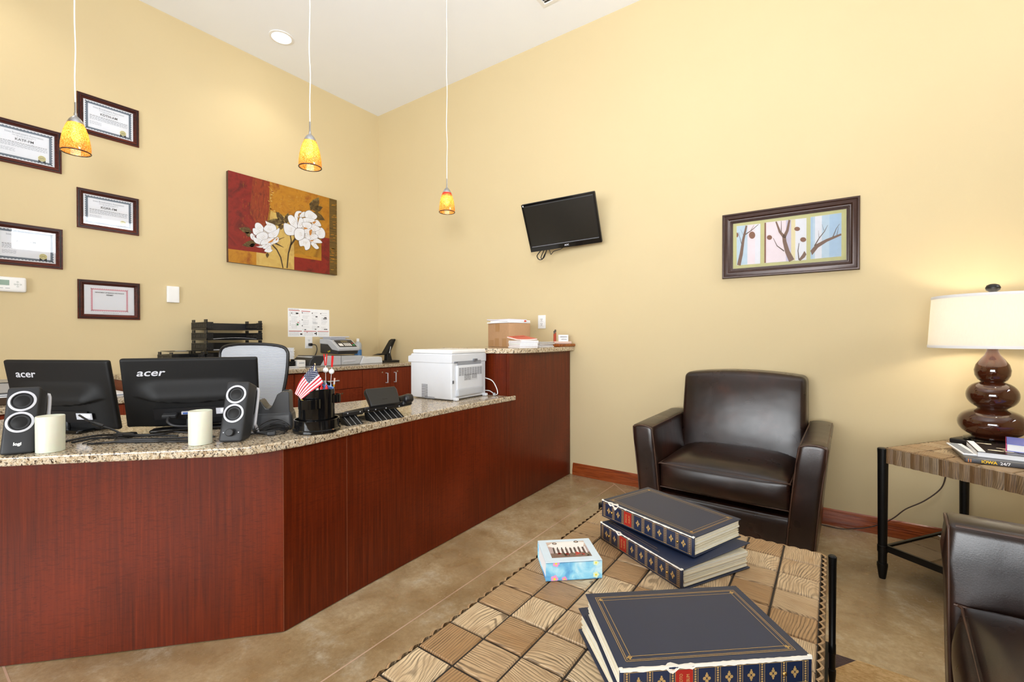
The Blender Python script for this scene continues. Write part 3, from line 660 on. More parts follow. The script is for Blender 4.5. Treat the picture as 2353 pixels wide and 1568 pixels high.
for i in range(70): x, y = rg.uniform(330, 690), rg.uniform(200, 1060); stroke([(x, y), (x + rg.uniform(-6, 6), y + rg.uniform(15, 60))], [rg.uniform(.8, 2.2), .5], rg.choice((1, 4, 5)), 6)
for i in range(60): x, y = rg.uniform(720, 1350), rg.uniform(420, 640); stroke([(x, y), (x + rg.uniform(10, 40), y + rg.uniform(-6, 12))], [rg.uniform(.8, 2), .5], rg.choice((2, 1, 3)), 6)
b.build('painted_picture', ART, t)
# triptych of branches in a bronze frame
t = thing('framed_triptych', 'bronze framed picture of three bare-branch panels above the armchair', 'framed picture', onB(4.144, 1.802))
W, H = .764, .444
f = MB(); f.frame(W, H, [(0, 0), (0, .022), (.004, .028), (.012, .028), (.016, .023), (.028, .026), (.036, .026), (.044, .018), (.05, .017), (.053, .013), (.058, .013), (.061, .009), (.066, .009), (.066, .002)]); f.build('frame', BRZ, t, smooth=25)
b = MB(); w, h = W - .126, H - .126; b.rect(-w / 2, -h / 2, w / 2, h / 2, .003); b.build('mat_board', M('sage_mat_board', 'C9C592', .7), t)
hb = homog([(312, 575), (1975, 350), (1975, 1090), (312, 1230)])
def bp(x, y): u, v = hb(x, y); return ((u - .5) * w, (v - .5) * h)
TRI = [M('pale_board_paint', 'D9D8DC', .5, vary=.06, vscale=25), M('mist_blue_paint', 'B9C9D4', .5, vary=.08, vscale=25), M('blush_paint', 'E0D3D6', .5, vary=.06, vscale=25), M('sky_blue_paint', 'A9BFD2', .5, vary=.08, vscale=25), M('branch_paint', '7A5A48', .5, vary=.15, vscale=80), M('russet_leaf_paint', '86583F', .5, vary=.2, vscale=60), M('lilac_paint', 'C3BCCB', .5), M('ochre_wash', 'D9CDA6', .5), M('twig_paint', '5A4638', .5)]
for pi, (quad, strips, strokes_, leaves_) in enumerate((
    ([(372, 612), (718, 575), (718, 1145), (375, 1172)], [(372, 440, 1), (440, 530, 1), (530, 640, 2), (640, 718, 0)], [([(405, 1170), (440, 1010), (470, 800), (515, 605)], [26, 24, 18, 13]), ([(500, 730), (590, 670), (690, 585)], [7, 5, 3]), ([(445, 870), (420, 780), (400, 700)], [4, 3, 2]), ([(580, 670), (625, 595)], [3, 2]), ([(470, 740), (430, 660)], [2, 1])], [(597, 740, 46, 52), (378, 738, 20, 34)]),
    ([(775, 560), (1388, 490), (1388, 1088), (785, 1138)], [(775, 800, 5), (800, 960, 2), (960, 1090, 2), (1090, 1165, 6), (1165, 1225, 7), (1225, 1290, 0), (1290, 1388, 0)], [([(1175, 1100), (1110, 970), (1070, 830), (1062, 760)], [42, 34, 28, 26]), ([(1062, 760), (1000, 690), (945, 545)], [24, 17, 11]), ([(1062, 770), (1110, 670), (1140, 520)], [24, 20, 15]), ([(1065, 965), (960, 890), (905, 780)], [8, 6, 3]), ([(1020, 700), (1022, 600), (1020, 535)], [6, 4, 3]), ([(1280, 1090), (1265, 960), (1280, 850)], [8, 6, 4]), ([(1285, 1095), (1345, 1035), (1388, 985)], [14, 26, 38])], [(850, 772, 38, 34), (1252, 648, 42, 30), (1340, 800, 44, 34)]),
    ([(1445, 478), (1895, 415), (1895, 1035), (1448, 1078)], [(1445, 1480, 3), (1480, 1510, 1), (1510, 1610, 0), (1610, 1720, 1), (1720, 1895, 3)], [([(1440, 990), (1540, 890), (1680, 810), (1895, 722)], [44, 28, 20, 14]), ([(1505, 890), (1570, 780), (1650, 680), (1695, 590)], [8, 6, 5, 2]), ([(1770, 760), (1820, 640), (1865, 575)], [6, 4, 2]), ([(1640, 670), (1612, 580)], [3, 1]), ([(1830, 735), (1850, 620)], [4, 2]), ([(1570, 770), (1560, 670)], [3, 1])], []))):
    b = MB(); zz = .0065; b.prism([bp(*p) for p in quad], .0032, .0062, 0)
    hx0, hx1 = quad[0][0], quad[1][0]
    def onq(x, fr): # point at column x, fraction fr downwards
        a = (x - hx0) / (hx1 - hx0); yt = quad[0][1] + (quad[1][1] - quad[0][1]) * a; yb = quad[3][1] + (quad[2][1] - quad[3][1]) * a
        return bp(min(max(x, hx0 + 1), hx1 - 1), yt + (yb - yt) * fr)
    for x0, x1, m in strips: b.flat([onq(x0, .004), onq(x1, .004), onq(x1, .996), onq(x0, .996)], zz, m)
    for cx, cy, rx, ry in leaves_: b.flat([bp(min(max(cx + rx * math.cos(a), hx0), hx1), cy + ry * math.sin(a)) for a in [i * math.pi / 8 for i in range(16)]], zz + .0002, 5)
    for pts, ww in strokes_:
        P = [Vector(q) for q in pts]; Ls = []; Rs = []
        for i, q in enumerate(P):
            d = (P[min(i + 1, len(P) - 1)] - P[max(i - 1, 0)]).normalized(); n = Vector((-d.y, d.x)) * ww[i]; Ls.append(q + n); Rs.append(q - n)
        for i in range(len(P) - 1):
            cl = lambda q: bp(min(max(q.x, hx0), hx1), q.y)
            b.flat([cl(Ls[i]), cl(Ls[i + 1]), cl(Rs[i + 1]), cl(Rs[i])], zz + .0003, 4 if max(ww) > 9 else 8)
    b.build('art_panel', TRI, t)
g = MB(); g.rect(-w / 2, -h / 2, w / 2, h / 2, .0085); g.build('glass_pane', mGLASS, t)
# wall television
t = thing('wall_television', 'small black flat screen television tilted down on a wall arm', 'television', T(2.612, -.255, 2.09, 13.7, 26.2, -3.8))
W, H = .606, .397
b = MB(); b.soft((W, .03, H), .008, X=T(0, .008, 0)); b.soft((W * .7, .035, H * .6), .012, X=T(0, .035, 0)); b.build('casing', BLK, t, smooth=40)
b = MB(); b.frame(W - .004, H - .004, [(0, 0), (0, .004), (.012, .004), (.016, .001)], X=Matrix(((1, 0, 0, 0), (0, 0, -1, -.006), (0, 1, 0, 0), (0, 0, 0, 1)))); b.box((0, -.009, -H / 2 + .022), (W - .03, .004, .034)); b.build('bezel', BLKG, t)
b = MB(); b.box((0, -.0075, .012), (W - .04, .003, H - .075)); b.build('screen', M('dark_lcd', '22201C', .22, spec=.4), t)
b = MB(); b.box((0, -.0093, -H / 2 + .043), (W - .04, .001, .0016)); b.build('screen_edge', SILV, t)
b = MB(); b.text('AOC', .017, Matrix(((1, 0, 0, .015), (0, 0, -1, -.0113), (0, 1, 0, -H / 2 + .022), (0, 0, 0, 1))), bold=.0008); b.build('logo', SILV, t)
b = MB(); b.box((-W / 2 + .016, -.011, H / 2 - .014), (.008, .001, .011)); b.build('sticker', WHT, t)
inv = t.matrix_basis.inverted()
def loc(p): return tuple(inv @ Vector(p))
b = MB(); b.tube([loc((2.63, -.012, 2.06)), loc((2.60, -.11, 2.06)), loc((2.63, -.20, 2.08))], .022, 10, smooth=4); b.build('mount_arm', BLK, t, smooth=50)
b = MB(); b.box((0, 0, 0), (.12, .01, .2)); b.build('wall_bracket', BLK, t, X=inv @ T(2.63, -.006, 2.06))
b = MB(); cz = -H / 2
b.tube([(-.19, .03, cz + .03), (-.235, .015, cz - .012), (-.262, .01, cz - .04), (-.255, .012, cz - .072), (-.225, .012, cz - .075), (-.20, .012, cz - .045), (-.175, .014, cz - .012), (-.165, .02, cz + .02)], .0042, 8, smooth=5)
b.tube([(-.165, .03, cz + .02), (-.185, .016, cz - .03), (-.212, .012, cz - .068), (-.232, .012, cz - .06), (-.2, .016, cz - .01), (-.18, .03, cz + .02)], .004, 8, smooth=5)
b.tube([(-.16, .03, cz + .02), (-.145, .016, cz - .02), (-.14, .014, cz - .045), (-.11, .014, cz - .022), (-.05, .016, cz - .012), (.0, .03, cz + .01)], .003, 8, smooth=5)
b.build('cable', BLK, t, smooth=60)
# ================================================================ ceiling fittings and pendants
t = thing('recessed_light', 'round lit recessed can light in the white ceiling', 'ceiling light', T(.47, -1.39, HC))
b = MB(); b.lathe([(.098, 0), (.098, -.006), (.078, -.008), (.075, 0)], 40); b.build('trim_ring', WHT, t, smooth=40)
b = MB(); b.lathe([(0, -.014), (.05, -.012), (.076, -.003)], 32); b.build('lamp', m_emit('can_lamp', 'FFF6E6', 14), t, smooth=60)
t = thing('ceiling_vent', 'white louvred air vent in the ceiling at the photo top', 'vent', T(2.68, -.56, HC))
b = MB(); b.frame(.33, .38, [(0, 0), (0, .005), (.03, .008), (.034, .001)], X=Matrix.Diagonal((1, 1, -1, 1))); b.build('frame', WHT, t)
b = MB()
for k in range(9): b.box((0, 0, 0), (.26, .03, .0015), X=T(0, -.13 + k * .0325, -.006, 0, 35))
b.build('louvre', WHT, t)
b = MB(); b.rect(-.13, -.155, .13, .155, -.001, X=Matrix.Diagonal((1, 1, 1, 1))); b.build('dark_duct', INK, t)
AMB = m_art_glass('amber_crackle_glass'); AMBR = m_art_glass('amber_red_glass', 'C2483A'); BULB = m_emit('pendant_bulb', 'FFEFD6', 30); RIM = M('dark_glass_rim', '2A1A14', .2); CORD = M('clear_white_cord', 'E6E4DE', .4)
def pendant(label, x, y, mat):
    zb = 2.05; t = thing('pendant_light', label, 'pendant light', T(x, y, zb), 'pendant lights over the desk')
    po = [(.0535, 0), (.055, .012), (.054, .035), (.050, .065), (.044, .095), (.036, .120), (.028, .138)]
    g = MB(); g.lathe(po + [(r_ - .003, z) for r_, z in po[::-1]], 40); g.build('shade', mat, t, smooth=60)
    g = MB(); g.tube([(.054 * math.cos(a), .054 * math.sin(a), 0) for a in [2 * math.pi * i / 40 for i in range(40)]], .0028, 8, closed=True); g.build('rim', RIM, t, smooth=60)
    g = MB(); g.lathe([(.030, .134), (.030, .137), (.026, .148), (.018, .160), (.008, .169), (.006, .172), (.006, .185), (.0042, .186), (.0042, .235), (0, .235)], 28); g.build('metal_cap', STEEL, t, smooth=50)
    g = MB(); wv = [(0, 0, .234)] + [(.0022 * math.sin(k * 1.9 + x * 5), .0022 * math.cos(k * 2.3 + x), .234 + (HC - zb - .25) * k / 12) for k in range(1, 13)] + [(0, 0, HC - zb)]
    g.tube(wv, .0028, 8, smooth=3); g.build('cord', CORD, t, smooth=60)
    g = MB(); g.lathe([(0, HC - zb - .022), (.05, HC - zb - .018), (.06, HC - zb - .002), (.06, HC - zb)], 28); g.build('ceiling_canopy', STEEL, t, smooth=50)
    g = MB(); g.lathe([(0, .048), (.010, .052), (.016, .066), (.014, .085), (.008, .1), (.008, .134)], 20); g.build('bulb', BULB, t, smooth=60)
    l = bpy.data.lights.new('pendant_glow', 'POINT'); l.energy = .12; l.color = (1, .84, .62); l.shadow_soft_size = .02
    o = bpy.data.objects.new('bulb_light', l); COL.objects.link(o); o.parent = t; o.location = (0, 0, .03)
pendant('amber glass pendant lamp hanging in front of the certificates', 1.469, -2.897, AMB)
pendant('amber glass pendant lamp hanging in front of the peony painting side', 2.192, -2.147, AMB)
pendant('red-topped amber glass pendant lamp hanging nearest the television', 2.187, -1.128, AMBR)
# ================================================================ things on the reception desk
def swap(x=0, y=0, z=0, rz=0, tilt=0): return T(x, y, z, rz, tilt)
XZ = Matrix(((1, 0, 0, 0), (0, 0, -1, 0), (0, 1, 0, 0), (0, 0, 0, 1)))   # flat art in xy -> upright facing -y
def monitor(label, x, y, z, yaw, tilt, W, H, shear):
    t = thing('computer_monitor', label, 'monitor', T(x, y, ZT, yaw), 'monitors on the desk')
    P = T(0, 0, z - ZT, 0, tilt)
    def bulge(px, py, pz):
        if py < 0:
            u = px / (W / 2); v = pz / (H / 2)
            # back shell: thin at the top, swelling to a wide belly below a curved shoulder line
            edge = -.10 - .16 * (1 - min(1, abs(u) / .78) ** 2.4)
            k = max(0, min(1, (.42 - v) / .55)); k2 = max(0, min(1, (.90 - abs(u)) / .42)); s_ = k * k * (3 - 2 * k) * (k2 * k2 * (3 - 2 * k2))
            q = max(0, min(1, (edge + .02 - v) / .045)); s_ *= 1 - .62 * q * q * (3 - 2 * q)
            py -= .034 * s_
        return (px, py, pz)
    b = MB(); b.soft((W, .022, H), .009, X=T(0, .011, H / 2), k=3, n=70, fn=bulge); b.build('back_shell', BLKM, t, X=P, smooth=50)
    b = MB(); b.box((0, .0225, H / 2 + .005), (W - .022, .002, H - .04)); b.build('screen', M('monitor_screen', '15161A', .12), t, X=P)
    b = MB(); b.box((-.005, -.0185, .062), (W * .56, .003, .052), 0); b.box((.12, -.0205, .066), (.075, .002, .028), 1); b.box((.125, -.022, .068), (.05, .001, .016), 2)
    dashes(b, .1, .15, .072, .0025, 3, .0228); 
    b.build('port_recess', [BLK, SILV, PAPER, INK], t, X=P)
    b = MB(); b.box((-.03, -.024, .066), (.03, .008, .012), 0); b.box((-.03, -.029, .066), (.018, .004, .007), 1)
    b.build('vga_port', [SILV, M('vga_blue', '3D5FA8', .4)], t, X=P)
    b = MB(); b.soft((.052, .03, .016), .004, X=T(-.085, -.036, .062)); b.tube([(-.085, -.046, .062), (-.084, -.075, .052), (-.06, -.092, .04), (-.02, -.094, .034), (.03, -.088, .03), (.05, -.075, .03)], .0052, 8, smooth=5)
    b.build('video_plug', DGREY, t, X=P, smooth=50)
    b = MB(); b.text('acer', .044, P @ T(-W * .30, -.0006, H * .80) @ XZ, bold=.0006, shear=shear, sx=1.25, ext=.0004); b.build('logo', SILV, t)
    b = MB(); b.soft((.07, .03, .12), .008, X=T(0, -.012, .06)); b.build('stand_neck', BLK, t, smooth=50)
    b = MB(); b.soft((.30, .17, .014), .0068, X=T(0, .0, .0075), n=8); b.build('stand_foot', BLKG, t, smooth=50)
monitor('black monitor seen from behind, next to the mesh office chair', 2.0698, -2.6206, .785, 57.9, 15.2, .5, .307, .25)
monitor('black monitor seen from behind, nearest the wall certificates and thermostat', 1.66, -2.967, .7715, 29.6, 9.9, .5, .307, .05)
def speaker(label, x, y, yaw, tilt, knob):
    t = thing('computer_speaker', label, 'speaker', T(x, y, ZT, yaw), 'desk speakers')
    P = T(0, 0, .002, 0, tilt); W, H, D_ = .086, .240, .085
    b = MB(); b.soft((W, D_, H), .011, X=T(0, D_ / 2, H / 2), k=3, n=4, fn=lambda x, y, z: (x, y, H / 2 - (H / 2 - z) * (H - .335 * (y + D_ / 2)) / H)); b.build('cabinet', CHAR, t, X=P, smooth=45)
    for zc in (.187, .112):
        b = MB(); b.lathe([(.0365, -.0012), (.0365, .0015), (.030, .003), (.0285, .0)], 40, X=T(0, 0, zc) @ XZ); b.build('trim_ring', SILV, t, X=P, smooth=40)
        b = MB(); b.lathe([(.0285, .0018), (.0262, .0026), (.0245, -.0015), (.023, -.001), (.012, .0025), (0, .0035)], 36, X=T(0, 0, zc) @ XZ); b.build('cone', BLKM, t, X=P, smooth=50)
    b = MB(); b.tube([(W / 2 - .012, D_ + .002, H - .016), (W / 2 + .002, D_ + .008, H - .022), (W / 2 + .004, D_ + .008, .09), (W / 2 + .004, D_ + .016, .078), (W / 2 + .004, D_ + .055, .0515)], .0055, 8, smooth=4)
    b.tube([(-W / 2 + .012, D_ + .002, H - .016), (-W / 2 + .004, D_ + .004, H - .02), (-W / 2 + .002, D_ + .004, .09), (-W / 2 + .002, D_ + .012, .078), (-W / 2 + .002, D_ + .055, .0515)], .0042, 8, smooth=4)
    b.tube([(-W / 2 + .002, D_ + .055, .0515), (W / 2 + .004, D_ + .055, .0515)], .0055, 8); b.build('stand', SILV, t, X=P, smooth=50)
    if knob:
        b = MB(); b.lathe([(.0135, -.001), (.0135, .006), (.0145, .014), (.0125, .0165), (0, .0165)], 28, X=T(0, 0, .036) @ XZ); b.build('volume_knob', BLK, t, X=P, smooth=40)
        b = MB()
        for s_ in (-1, 1): b.lathe([(0, .0008), (.002, .0006), (.0022, 0)], 10, X=T(s_ * .027, 0, .038) @ XZ)
        b.build('indicator', SILV, t, X=P)
    else:
        b = MB(); b.text('logi', .0145, T(0, -.0004, .036) @ XZ, bold=.0006, ext=.0003); b.build('logo', WHT, t, X=P)
    return t
speaker('grey desk speaker with a white logo beside the outer candle', 2.108, -3.174, 67, -18.6, False)
speaker('grey desk speaker with a volume knob beside the inner candle', 2.511, -2.668, 43.8, -18.5, True)
def candle(label, x, y, yaw):
    h = .127
    b = MB(); b.lathe([(0, 0), (.036, 0), (.0382, .002), (.0385, h - .002), (.0372, h), (.034, h - .001), (.02, h - .006), (0, h - .008)], 40); tag(b.build('pillar_candle', mWAX, X=T(x, y, ZT, yaw), smooth=40), label, 'candle', 'ivory pillar candles')
candle('ivory pillar candle next to the speaker with the white logo', 2.128, -3.093, 0); candle('ivory pillar candle next to the speaker with the knob', 2.436, -2.738, 0)
# loose cables lying behind the candles
CABLES = [
    [(2.12, -2.985), (2.15, -2.93), (2.22, -2.87), (2.31, -2.80), (2.38, -2.745), (2.40, -2.70)],
    [(2.10, -2.99), (2.16, -2.95), (2.2, -2.90), (2.28, -2.84), (2.35, -2.80), (2.41, -2.70)],
    [(2.08, -3.00), (2.06, -2.94), (2.10, -2.90), (2.19, -2.93), (2.24, -2.88), (2.33, -2.79), (2.39, -2.69)],
    [(2.03, -3.02), (2.00, -2.95), (2.06, -2.90), (2.14, -2.87), (2.20, -2.82), (2.27, -2.75), (2.36, -2.66)],
    [(1.98, -3.03), (1.97, -2.95), (2.02, -2.90), (2.10, -2.86), (2.17, -2.78), (2.14, -2.73), (2.18, -2.69)]]
for k, pts in enumerate(CABLES):
    b = MB(); r_ = (.0042, .003, .0022, .0038, .004)[k]; b.tube([(x, y, ZT + r_ + .0086 * (k % 3) * math.sin(math.pi * i / (len(pts) - 1))) for i, (x, y) in enumerate(pts)], r_, 8, smooth=6)
    tag(b.build('cable', BLK if k != 3 else CHAR, smooth=60), 'thin dark cable lying on the granite behind the two candles', 'cable', 'cables behind the candles')
b = MB(); b.tube([(1.93, -2.98, .86), (1.99, -2.95, .83), (2.03, -2.90, .80), (2.07, -2.86, ZT + .006), (2.14, -2.79, ZT + .004), (2.22, -2.74, ZT + .004)], .0038, 8, smooth=6); b.lathe([(0, -.02), (.007, -.019), (.008, -.014), (.008, .014), (.007, .019), (0, .02)], 12, X=Matrix.Translation((2.0, -2.938, .823)) @ Vector((.05, .05, -.03)).to_track_quat('Z', 'Y').to_matrix().to_4x4())
tag(b.build('monitor_cable', DGREY, smooth=60), 'grey monitor cable with a ferrite lump hanging down beside the outer candle', 'cable')
t = thing('power_adapter', 'small black oval puck lying among the desk cables', 'adapter', T(2.06, -2.868, ZT, 50)); b = MB(); b.soft((.075, .035, .02), .0095, X=T(0, 0, .010)); b.build('case', BLK, t, smooth=60)
b = MB(); b.tube([(.036, 0, .01), (.06, .004, .008), (.085, .02, .004)], .0025, 8, smooth=4); b.build('lead', BLK, t, smooth=60)
# charging cradle, cut-out profile swept across
t = thing('charging_cradle', 'charcoal charging cradle with a curved notch between speaker and organiser', 'charging cradle', T(2.372, -2.425, ZT, 52))
prof = [(-.075, 0), (.075, 0), (.075, .03), (.073, .075), (.068, .082), (.066, .160), (.060, .168), (.035, .166), (.018, .155), (.006, .125), (-.004, .103), (-.014, .094), (-.026, .097), (-.036, .112), (-.044, .126), (-.052, .132), (-.060, .130), (-.064, .122), (-.066, .085), (-.072, .076), (-.075, .03)]
CRAD = M('cradle_plastic', '3B3D41', .38); b = MB(); b.prism(prof, -.045, .045, X=XZ); b.build('body', CRAD, t, bevel=.014, bseg=4, smooth=50)
b = MB(); b.soft((.168, .118, .078), .016, X=T(0, 0, .0391), fn=lambda x, y, z: (x * (1 - 1.1 * (z + .039)), y * (1 - 2.2 * (z + .039)), z)); b.build('base_skirt', CRAD, t, smooth=45)
b = MB(); b.prism([(x * .5 + .048, y) for x, y in [(-.02, .150), (.02, .150), (.02, .171), (-.02, .171)]], -.003, .003, X=XZ); b.build('slot', INK, t)
b = MB(); b.box((.022, -.0585, .016), (.06, .003, .03)); b.build('cable_opening', INK, t)
# coil of cable with ferrite block
t = thing('coiled_cable', 'coil of thin black cable with a ferrite block by the cradle', 'cable', T(2.487, -2.495, ZT, 40))
b = MB()
for k in range(5):
    rx, ry, rot = .052 + .006 * k, .026 + .003 * k, k * .25; pts = []
    for i in range(20):
        a = 2 * math.pi * i / 20; x, y = rx * math.cos(a), ry * math.sin(a)
        pts.append((x * math.cos(rot) - y * math.sin(rot), x * math.sin(rot) + y * math.cos(rot), .004 + .005 * k + (.022 + .006 * k) * max(0, math.sin(a + .4)) ** 2 * (.35 + .3 * (k % 3))))
    b.tube(pts, .0018, 6, closed=True)
b.tube([(-.05, .0, .006), (-.09, -.01, .004), (-.12, .005, .003)], .0018, 6, smooth=4); b.build('loops', BLK, t, smooth=60)
b = MB(); b.soft((.034, .018, .018), .005, X=T(.01, -.028, .010, 12)); b.build('ferrite_block', DGREY, t, smooth=45)
# desk organiser
t = thing('desk_organizer', 'gloss black round tiered pen organizer holding a small flag', 'desk organizer', T(2.572, -2.345, ZT, 42) @ Matrix.Diagonal((1.08, 1.08, 1.03, 1)))
b = MB(); b.lathe([(0, 0), (.086, 0), (.089, .004), (.089, .012), (.083, .016), (.083, .052), (.0845, .054), (.0815, .054), (.080, .052), (.080, .014), (0, .012)], 56); b.build('base_tray', BLKG, t, smooth=35)
def wall(r, th, n, zfun, a0=0, a1=360, z0=.012):
    q = MB(); N = n; v = []
    for i in range(N + 1):
        a = R(a0 + (a1 - a0) * i / N); zt = zfun(a)
        for rr, zz in ((r, z0), (r, zt), (r - th, zt), (r - th, z0)): v.append((rr * math.cos(a), rr * math.sin(a), zz))
    f = []
    for i in range(N):
        for k in range(4): f.append((i * 4 + k, i * 4 + 4 + k, i * 4 + 4 + (k + 1) % 4, i * 4 + (k + 1) % 4))
    q.add(v, f); return q
q = wall(.067, .0025, 56, lambda a: .180 + .018 * math.sin(a * 1.0 + .4) - .012 * math.sin(2 * a + 1)); q.build('cup', BLKG, t, smooth=40, weld=True)
q = MB(); q.box((0, 0, .075), (.002, .128, .13)); q.build('divider', BLKG, t)
q = wall(.042, .0025, 28, lambda a: .142, 180, 360, .104); q.add([(.042 * math.cos(R(180 + 180 * i / 20)), .042 * math.sin(R(180 + 180 * i / 20)), .105) for i in range(21)], [list(range(21))])
q.build('front_pocket', BLKG, t, X=T(-.008, -.058, 0), smooth=40)
q = wall(.026, .002, 24, lambda a: .152, -90, 90, .118); q.add([(.026 * math.cos(R(-90 + 180 * i / 20)), .026 * math.sin(R(-90 + 180 * i / 20)), .119) for i in range(21)], [list(range(21))])
q.build('side_pocket', BLKG, t, X=T(.063, .012, 0), smooth=40)
OX = T(2.575, -2.345, ZT, 42)
# little flag: stick, draped cloth with stripes, canton and stars
t = thing('hand_flag', 'small United States flag drooping from a stick in the organizer', 'flag', OX)
b = MB(); b.tube([(-.030, -.055, .13), (-.004, -.045, .21), (.004, -.042, .295)], .0028, 8, smooth=3); b.build('stick', M('pale_wood_stick', 'D9C08C', .5), t, smooth=50)
b = MB(); g0 = hf = None
TLc, TRc, BRc, BLc = Vector((-.022, -.046, .282)), Vector((.012, -.050, .195)), Vector((-.072, -.060, .107)), Vector((-.0865, -.056, .155))
TLc, TRc, BRc, BLc = Vector((.003, -.047, .292)), Vector((.040, -.052, .212)), Vector((-.042, -.072, .146)), Vector((-.072, -.064, .172))
def fp(u, v, dz=0):   # u along fly, v across the stripes
    p = (TLc * (1 - v) + TRc * v) * (1 - u) + (BLc * (1 - v) + BRc * v) * u
    w = .004 * math.sin(v * 9 + u * 3) + .003 * math.sin(u * 8)
    return (p.x - .012 * math.sin(math.pi * u) * (1 - v), p.y + w - dz, p.z)
N = 24
for s_ in range(13):
    v0, v1 = s_ / 13, (s_ + 1) / 13; u_from = .45 if s_ < 7 else 0
    for i in range(N):
        u0 = i / N; u1 = (i + 1) / N
        mi = 2 if (u1 <= .45 and s_ < 7) else (0 if s_ % 2 == 0 else 1)
        b.add([fp(u0, v0), fp(u1, v0), fp(u1, v1), fp(u0, v1)], [(0, 1, 2, 3)], mi)
for r_ in range(8):
    for c_ in range(5 + r_ % 2):
        u = .04 + (c_ + (.0 if r_ % 2 else .5)) * .074; v = .03 + r_ * .065
        p = [fp(u + .016 * (1 if i % 2 == 0 else .45) * math.cos(i * math.pi / 5), v + .022 * (1 if i % 2 == 0 else .45) * math.sin(i * math.pi / 5), .0006) for i in range(10)]
        b.add(p, [list(range(10))], 1)
b.build('cloth', [M('flag_red', 'B7142A', .6), M('flag_white', 'F0EEF0', .6), M('flag_blue', '1B2140', .6)], t)
b = MB(); b.tube([fp(1.0, .95), fp(1.01, 1.0), (-.034, -.070, .141)], .0014, 6); b.build('fringe', M('gold_thread', 'D8C24A', .5), t)
def pick(label, bx, by, tx, ty, h, shortstick):
    t = thing('party_pick', label, 'decorative pick', OX); a = Vector((bx, by, .1)); e = Vector((tx, ty, h))
    b = MB(); b.tube([a, a.lerp(e, .9)], .0012, 6); b.build('stem', WHT, t, smooth=50)
    c_ = a.lerp(e, .66); b = MB(); b.lathe([(.0115 * math.sin(math.pi * i / 14), -.0115 * math.cos(math.pi * i / 14)) for i in range(15)], 22, X=Matrix.Translation(c_)); b.build('bead', WHT, t, smooth=60)
    b = MB(); k = a.lerp(e, .79); d = (e - a).normalized(); Xc = Matrix.Translation(k) @ d.to_track_quat('Z', 'Y').to_matrix().to_4x4()
    for s_ in (-1, 1): b.box((s_ * .003, 0, .014), (.0032, .006, .05), 0, Xc @ T(0, 0, 0, 0, 0, s_ * 5))
    b.build('red_clip', RED, t)
    k = a.lerp(e, .36); b = MB()
    for q in range(3):
        pts = [((.019 if i % 2 == 0 else .009) * math.cos(i * math.pi / 5 + q), (.019 if i % 2 == 0 else .009) * math.sin(i * math.pi / 5 + q)) for i in range(10)]
        b.prism(pts, -.0015, .0015, X=Matrix.Translation(k) @ T(0, 0, 0, 42, 70 - 35 * q, 20 * q))
    b.build('blue_star', M('blue_sequin', '5C86C4', .35, vary=.5, vscale=250), t)
pick('white beaded pick with an upright red clip in the organizer', .034, .01, .030, .016, .345, 0); pick('white beaded pick with a slanted red clip, nearer the white printer', .046, .012, .060, .020, .335, 1)
t = thing('pencil', 'yellow pencil leaning out of the black desk organizer', 'pencil', OX); b = MB(); a = Vector((.048, .03, .05)); e = Vector((.064, .034, .225)); d = (e - a)
b.tube([a, a + d * .84], .0036, 6); b.build('shaft', M('pencil_yellow', 'E3A21C', .4), t)
b = MB(); b.tube([a + d * .84, a + d * .92], .0038, 10); b.build('ferrule', SILV, t); b = MB(); b.tube([a + d * .92, e], .0036, 10); b.build('eraser', M('pink_eraser', 'E4B9A8', .6), t)
for k, (x, y, z, lb) in enumerate(((.012, -.040, .190, 'farthest from the pencil'), (.028, -.036, .184, 'between the other two'), (.046, -.026, .182, 'closest to the pencil'))):
    t = thing('red_marker', 'red capped white marker in the black organizer, ' + lb, 'marker', OX @ T(x, y, 0), 'red capped markers'); b = MB(); b.tube([(0, 0, .03), (0, 0, z)], .0062, 12); b.build('barrel', WHT, t, smooth=40)
    b = MB(); b.lathe([(.0064, z), (.0064, z + .008), (.004, z + .01), (.003, z + .02), (0, z + .0205)], 14); b.build('cap', RED, t, smooth=40)
# desk phone with side module
t = thing('desk_phone', 'black desk phone with raised display and side module', 'phone', T(2.50, -1.985, ZT, 86))
def wedge(mb, x0, x1, y0, y1, zf, zb_, th=.022, m=0):
    v = []
    for x in (x0, x1): v += [(x, y0, zf - th), (x, y0, zf), (x, y1, zb_), (x, y1, zb_ - th)]
    mb.add(v, [(0, 1, 2, 3), (7, 6, 5, 4), (0, 4, 5, 1), (1, 5, 6, 2), (2, 6, 7, 3), (3, 7, 4, 0)], m)
